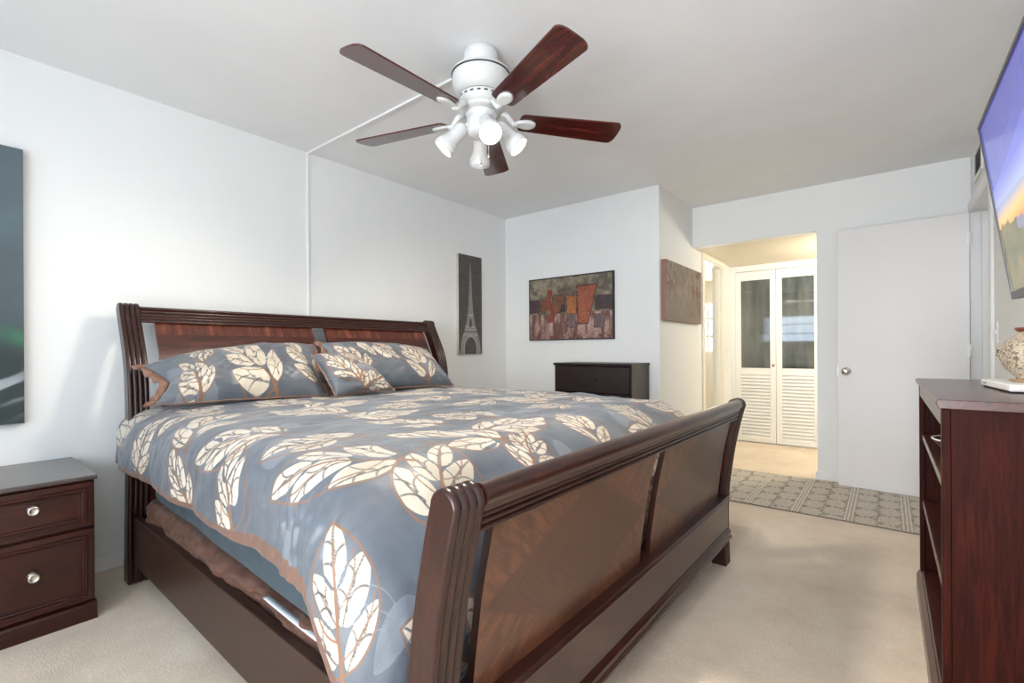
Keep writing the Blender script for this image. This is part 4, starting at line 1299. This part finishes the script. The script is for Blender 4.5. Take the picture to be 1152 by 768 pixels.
def rug_cols(X, Y):
    one = np.ones(X.shape + (3,))
    wob = fbm(X * 60, Y * 60, 7, 3) - 0.5
    Xw = X + 0.016 * (fbm(X * 9, Y * 22, 51, 3) - 0.5); Yw = Y + 0.030 * (fbm(X * 16, Y * 9, 52, 3) - 0.5)
    per = 0.292; f = np.mod(X - 2.03 + 0.022, per); fw = np.mod(Xw - 2.03 + 0.022, per)
    stripe = f < 0.046
    cellx = np.clip((fw - 0.046) / ((per - 0.046) / 2), 0, 1.999); ix = np.floor(cellx); lx = cellx - ix - 0.5
    row = (Yw + 0.09 * ix) / 0.190
    ly = np.mod(row, 1.0) - 0.5
    q = (np.abs(lx) * 2) ** 2.6 + (np.abs(ly) * 2) ** 2.6
    r = q ** (1 / 2.6)
    th = np.arctan2(ly, lx)
    rings = 0.5 + 0.5 * np.cos(r * 30 + 7 * wob + 1.3 * np.cos(th * 8))
    pet = 0.5 + 0.5 * np.cos(th * 14 + 6 * wob)
    k = 0.30 + 0.45 * rings + 0.25 * pet
    k = np.where(r > 0.90 + 0.26 * wob + 0.06 * np.cos(th * 10), 0.0 + 0.5 * (fbm(X * 120, Y * 120, 4, 2) > 0.5), k)
    stl = 0.5 + 0.5 * np.sign(np.sin(f / 0.046 * PI * 5 + 1.5 * wob))
    k = np.where(stripe, 0.30 + 0.65 * stl, k)
    c = mixc(one * C(134, 126, 115), one * C(222, 214, 200), k)
    return c * (0.86 + 0.28 * fbm(X * 90, Y * 90, 2, 2))[..., None]


rc = rug_cols(U, V)
rug = grid_obj('area_rug', np.stack([U, V, np.full(U.shape, 0.010)], -1), M['rug'], colors=rc, smooth=False)
tag(rug, 'grey and cream patterned runner rug lying before the hall opening', 'rug')
MB().box((RX0, RY0, 0.0005), (RX1, RY1, 0.0095)).build('rug_backing', plain('rug_edge', lin(120, 112, 104), 0.95), rug)

# ------------------------------------------------------------------ bookcase
bk = thing('bookcase', 'low cherry bookcase with open shelves below the television', 'bookcase', (3.235, 1.70, 0))
L = 1.13; D = 0.335; zt = 0.957
b = MB(); b.prism([(-0.030, zt - 0.012), (-0.024, zt - 0.024), (D, zt - 0.024), (D, zt), (-0.026, zt), (-0.030, zt - 0.004)], 'y', -0.008, L + 0.01)
b.build('top', M['bookcase'], bk, bevel=0.0015)
for y0, y1 in ((0.0, 0.022), (L - 0.022, L)):
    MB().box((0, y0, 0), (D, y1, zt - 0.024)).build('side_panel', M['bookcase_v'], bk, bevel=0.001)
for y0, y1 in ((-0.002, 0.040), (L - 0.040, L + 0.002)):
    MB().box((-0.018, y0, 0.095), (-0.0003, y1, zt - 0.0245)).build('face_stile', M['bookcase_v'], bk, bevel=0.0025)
MB().box((-0.017, 0.0405, zt - 0.075), (-0.0003, L - 0.0405, zt - 0.0245)).build('top_apron', M['bookcase'], bk, bevel=0.002)
for z in (0.105, 0.418, 0.712):
    MB().box((-0.010 if z > 0.2 else -0.012, 0.0405, z - 0.022), (D - 0.012, L - 0.0405, z)).build('shelf', M['bookcase'], bk, bevel=0.003)
b = MB(); b.box((-0.030, -0.004, 0), (-0.0003, L + 0.004, 0.070)); b.prism([(-0.030, 0.070), (-0.0003, 0.070), (-0.0003, 0.0945), (-0.016, 0.0945), (-0.022, 0.084)], 'y', -0.004, L + 0.004)
b.build('plinth', M['bookcase'], bk, bevel=0.0015)
MB().box((D - 0.012, 0.022, 0.1), (D - 0.003, L - 0.022, zt - 0.024)).build('back_panel', M['espresso'], bk)

# bowl on the upper shelf
bw = thing('bowl', 'dark bowl with a pale rim on the upper shelf of the bookcase', 'bowl', (3.335, 2.26, 0.7125))
MB().lathe([(0.04, 0.0), (0.045, 0.004), (0.085, 0.03), (0.108, 0.060), (0.104, 0.060), (0.08, 0.034), (0.04, 0.010), (0.002, 0.008)], None, 36).build('body', M['espresso'], bw)
b = MB(); b.tube([(0.106 * math.cos(2 * PI * k / 40), 0.106 * math.sin(2 * PI * k / 40), 0.061) for k in range(41)], 0.003, 8); b.build('rim', M['trim_cream'], bw)

# white flat box and ceramic jar on the bookcase
wb = thing('media_box', 'flat white media box lying on top of the bookcase', 'media box', (3.465, 2.22, zt), R_(4))
MB().box((-0.085, -0.17, 0.004), (0.085, 0.17, 0.026)).build('case', M['white_plastic'], wb, bevel=0.005)
MB().box((-0.078, -0.162, 0.0005), (0.078, 0.162, 0.004)).build('base', M['dark_gap'], wb)
b = MB()
for k in range(3): b.lathe([(0.003, 0), (0.003, 0.001)], Matrix.Translation((-0.0852, 0.10 + 0.018 * k, 0.015)) @ Matrix.Rotation(-PI / 2, 4, 'Y'), 10)
b.build('indicator_dots', M['tv_bezel'], wb)

jz = zt + 0.0265
jar = thing('ceramic_jar', 'round scaly beige ceramic jar with a rust rim standing on the white box', 'jar', (3.485, 2.24, jz))
prof = [(0.045, 0.0), (0.055, 0.003), (0.050, 0.012), (0.058, 0.022), (0.078, 0.045), (0.088, 0.072), (0.088, 0.100), (0.076, 0.128), (0.056, 0.148), (0.046, 0.157), (0.044, 0.163)]
MB().lathe(prof, None, 48).build('body', M['ceramic'], jar)
MB().lathe([(0.040, 0.158), (0.046, 0.163), (0.054, 0.171), (0.052, 0.176), (0.044, 0.170), (0.036, 0.160)], None, 40, caps=False).build('rim', M['rust'], jar)
b = MB(); b.lathe([(0.062, 0.0), (0.068, 0.003), (0.066, 0.007), (0.054, 0.008)], None, 40); b.build('foot', plain('tan_glaze', lin(170, 136, 104), 0.5, var=0.25, vscale=40), jar)
for a in (R_(150), R_(215)):
    f = MB(); c_, s_ = math.cos(a), math.sin(a)
    f.tube([(c_ * 0.084, s_ * 0.084, 0.112), (c_ * 0.100, s_ * 0.100, 0.108), (c_ * 0.100, s_ * 0.100, 0.088), (c_ * 0.086, s_ * 0.086, 0.080)], 0.006, 8); f.build('handle', M['ceramic'], jar)

# ------------------------------------------------------------------ television
tvw, tvh = 1.20, 0.70
tv = thing('television', 'large flat television tilted down on the wall above the bookcase', 'television', (3.520, 2.23, 1.295))
tilt = math.atan2(0.100, 0.745)
tv.rotation_euler = (0, -tilt, 0)
TV_L, TV_H = 1.24, 0.755
b = MB(); b.box((0.0, -TV_L / 2, 0), (0.035, TV_L / 2, TV_H)); b.box((0.035, -TV_L / 2 + 0.2, 0.12), (0.05, TV_L / 2 - 0.2, 0.5))
b.build('body', M['black'], tv, bevel=0.003)
b = MB(); e = 0.014; x0, x1 = -0.006, 0.0
b.box((x0, -TV_L / 2, TV_H - e), (x1, TV_L / 2, TV_H)); b.box((x0, -TV_L / 2, 0), (x1, TV_L / 2, 0.030)); b.box((x0, -TV_L / 2, 0.030), (x1, -TV_L / 2 + e, TV_H - e)); b.box((x0, TV_L / 2 - e, 0.030), (x1, TV_L / 2, TV_H - e))
b.build('bezel', M['tv_bezel'], tv, bevel=0.001)


def tv_cols(A, V):
    # A runs along the wall away from the camera (0..1), V upward
    one = np.ones(A.shape + (3,))
    xs = [0.0, 0.30, 0.36, 0.42, 0.50, 0.64, 1.0]
    cs = [C(40, 52, 40), C(90, 92, 84), C(214, 150, 84), C(236, 190, 110), C(150, 160, 196), C(96, 104, 186), C(70, 74, 160)]
    hz = V + 0.05 * (A - 0.6)
    c = np.stack([np.interp(hz, xs, [q[i] for q in cs]) for i in range(3)], -1)
    diag = smooth01((V - 0.62 - 0.28 * (0.9 - A)) / 0.004)
    c = c * (1 + 0.22 * (1 - diag) * (V > 0.5))[..., None]
    n = fbm(A * 16, V * 14, 3, 5)
    land = V < 0.33 + 0.08 * smooth01((A - 0.55) * 3) * fbm(A * 30, V * 0, 8)
    g = mixc(one * C(54, 66, 44), one * C(132, 126, 70), n)
    g = mixc(g, one * C(150, 100, 62), smooth01((n - 0.55) * 4) * 0.6)
    wat = (np.abs(V - 0.25 - 0.1 * A) < 0.03) & (A < 0.75)
    g = np.where(wat[..., None], one * C(126, 126, 150), g)
    return np.where(land[..., None], g, c)


A_, V_ = np.meshgrid(np.linspace(0, 1, 160), np.linspace(0, 1, 110), indexing='ij')
Pt = np.stack([np.full(A_.shape, -0.0012), -TV_L / 2 + e + A_ * (TV_L - 2 * e), 0.030 + V_ * (TV_H - e - 0.030)], -1)
grid_obj('screen', Pt, M['screen'], tv, colors=tv_cols(A_, V_), flip=True)
b = MB(); b.box((0.05, -0.22, 0.20), (0.056, 0.22, 0.42)); b.build('wall_bracket', M['black'], tv)

# ------------------------------------------------------------------ ceiling fan
fan = thing('ceiling_fan', 'white ceiling fan with five dark rosewood blades and four lit spotlights', 'ceiling fan', (1.665, 1.600, CEIL))
MB().lathe([(0.03, -0.0005), (0.060, -0.0005), (0.074, -0.010), (0.077, -0.030), (0.077, -0.060), (0.066, -0.076), (0.05, -0.080)], None, 40).build('canopy', M['fan_white'], fan)
mh = MB().lathe([(0.05, -0.079), (0.088, -0.087), (0.116, -0.099), (0.133, -0.110), (0.1370, -0.116), (0.1365, -0.1195), (0.121, -0.1197), (0.121, -0.123), (0.1295, -0.1235), (0.131, -0.132), (0.128, -0.165), (0.118, -0.192), (0.102, -0.208), (0.094, -0.211), (0.094, -0.216), (0.100, -0.217), (0.100, -0.238), (0.088, -0.252), (0.080, -0.262), (0.03, -0.262)], None, 56).build('motor_housing', M['fan_white'], fan)
auto(mh, 50)
vr = MB()
for r_, z_ in ((0.1345, -0.1195), (0.0955, -0.2135)): vr.lathe([(r_ - 0.002, z_ + 0.0016), (r_, z_ + 0.0016), (r_, z_ - 0.0016), (r_ - 0.002, z_ - 0.0016)], None, 56)
for k in range(20):
    a_ = 2 * PI * k / 20
    vr.box((-0.008, 0.0985, -0.232), (0.008, 0.1005, -0.224)); n_ = len(vr.v) - 8
    for i_ in range(8):
        x_, y_, z_ = vr.v[n_ + i_]; vr.v[n_ + i_] = (x_ * math.cos(a_) - y_ * math.sin(a_), x_ * math.sin(a_) + y_ * math.cos(a_), z_)
vr.build('vent_slots', M['tv_bezel'], fan)
MB().lathe([(0.03, -0.2625), (0.096, -0.2625), (0.100, -0.270), (0.096, -0.282), (0.03, -0.282)], None, 48).build('flywheel', M['fan_white'], fan)
MB().lathe([(0.03, -0.2825), (0.070, -0.284), (0.074, -0.292), (0.066, -0.302), (0.062, -0.306), (0.066, -0.312), (0.066, -0.365), (0.058, -0.385), (0.035, -0.395), (0.004, -0.398)], None, 44).build('switch_housing', M['fan_white'], fan)
ZBL = 2.148 - CEIL
for k in range(5):
    a = R_(-20 + 72 * k)
    pitch = R_(-12)
    Mb = Matrix.Rotation(a, 4, 'Z')
    ir = MB()
    # forked iron: arm then leaf-shaped plate
    arm = [(0.090, 0, -0.274), (0.120, 0, -0.284), (0.150, 0, ZBL - 0.014), (0.170, 0, ZBL - 0.012)]
    ir.tube([tuple(Mb @ Vector(p)) for p in arm], [0.013, 0.014, 0.012, 0.012], 12)
    T = Matrix.Translation((0, 0, ZBL)) @ Matrix.Rotation(pitch, 4, 'X')
    pl = []
    for i in range(24):
        q = 2 * PI * i / 24; rx = 0.052; x = 0.205 + rx * math.cos(q); y = (0.030 + 0.006 * math.cos(q)) * math.sin(q)
        pl.append((x, y))
    rings = []
    for zz, sc_ in ((-0.0045, 1.0), (-0.012, 0.93), (-0.016, 0.70)):
        rings.append([tuple(Mb @ T @ Vector((0.205 + (x - 0.205) * sc_, y * sc_, zz))) for x, y in pl])
    ir.loft(rings, 0, True, True, True)
    ir.build('blade_iron', M['fan_white'], fan)
    # blade, in its own axes so the grain follows it
    out = []
    r0, r1 = 0.175, 0.672
    def hw(x):
        f = (x - r0) / (r1 - r0); return 0.054 + 0.020 * f
    N = 14
    pts = []
    for i in range(N + 1):
        x = r0 + 0.02 + (r1 - 0.03 - r0 - 0.02) * i / N; pts.append((x, -hw(x)))
    for i in range(1, 10):
        q = -PI / 2 + PI * i / 10; pts.append((r1 - 0.030 + 0.030 * math.cos(q), hw(r1 - 0.03) * (abs(math.sin(q)) ** 0.6) * (1 if q > 0 else -1)))
    for i in range(N + 1):
        x = r1 - 0.03 + (r0 + 0.02 - r1 + 0.03) * i / N; pts.append((x, hw(x)))
    for i in range(1, 8):
        q = PI / 2 + PI * i / 8; pts.append((r0 + 0.02 + 0.02 * math.cos(q), hw(r0) * (abs(math.sin(q)) ** 0.6) * (1 if math.sin(q) > 0 else -1)))
    bl = MB(); bl.prism(pts, 'z', -0.0035, 0.0035)
    bo = bl.build('blade', M['blade'], fan, bevel=0.001)
    bo.matrix_local = Mb @ T
for k, az in enumerate((-35, 28, 135, 224)):
    a = R_(az); dirv = Vector((math.cos(a) * math.cos(R_(-48)), math.sin(a) * math.cos(R_(-48)), math.sin(R_(-48))))
    base = Vector((0.082 * math.cos(a), 0.082 * math.sin(a), -0.352))
    Ml = Matrix.Translation(base) @ dirv.to_track_quat('Z', 'Y').to_matrix().to_4x4()
    s = MB(); s.lathe([(0.012, -0.012), (0.026, -0.004), (0.031, 0.010), (0.032, 0.062), (0.034, 0.078), (0.046, 0.104), (0.049, 0.112), (0.049, 0.136), (0.0465, 0.137), (0.0455, 0.112), (0.036, 0.095)], Ml, 36, caps=False)
    sh = s.build('lamp_shade', M['fan_white'], fan)
    t_ = MB(); t_.tube([(0.05 * math.cos(a), 0.05 * math.sin(a), -0.335), tuple(base - dirv * 0.004)], 0.010, 10); t_.build('lamp_arm', M['fan_white'], fan)
    bu = MB(); bu.lathe([(0.004, 0.088), (0.034, 0.094), (0.043, 0.116), (0.042, 0.128), (0.030, 0.134), (0.003, 0.136)], Ml, 32, caps=True)
    bu.build('bulb', M['bulb'], sh)['label'] = 'lit bulb'
    l = bpy.data.lights.new('fan_spot', 'SPOT'); l.energy = FAN_W * 4; l.spot_size = R_(115); l.spot_blend = 1.0; l.color = (1.0, 0.89, 0.74); l.shadow_soft_size = 0.09
    lo = bpy.data.objects.new('fan_spot', l); COL.objects.link(lo)
    p = Vector(fan.location) + base + dirv * 0.145
    lo.location = p; lo.rotation_euler = dirv.to_track_quat('-Z', 'Y').to_euler()
b = MB()
for (x, y, z0, z1) in ((0.045, -0.052, -0.375, -0.545), (0.062, -0.022, -0.375, -0.50)):
    b2 = MB(); b2.tube([(x, y, z0 + 0.03), (x, y, z0 - 0.05), (x, y, z1)], 0.0014, 6); b2.lathe([(0.001, -0.012), (0.004, -0.009), (0.005, 0.0), (0.003, 0.008), (0.001, 0.010)], Matrix.Translation((x, y, z1)), 10)
    b2.build('pull_chain', M['nickel'], fan)
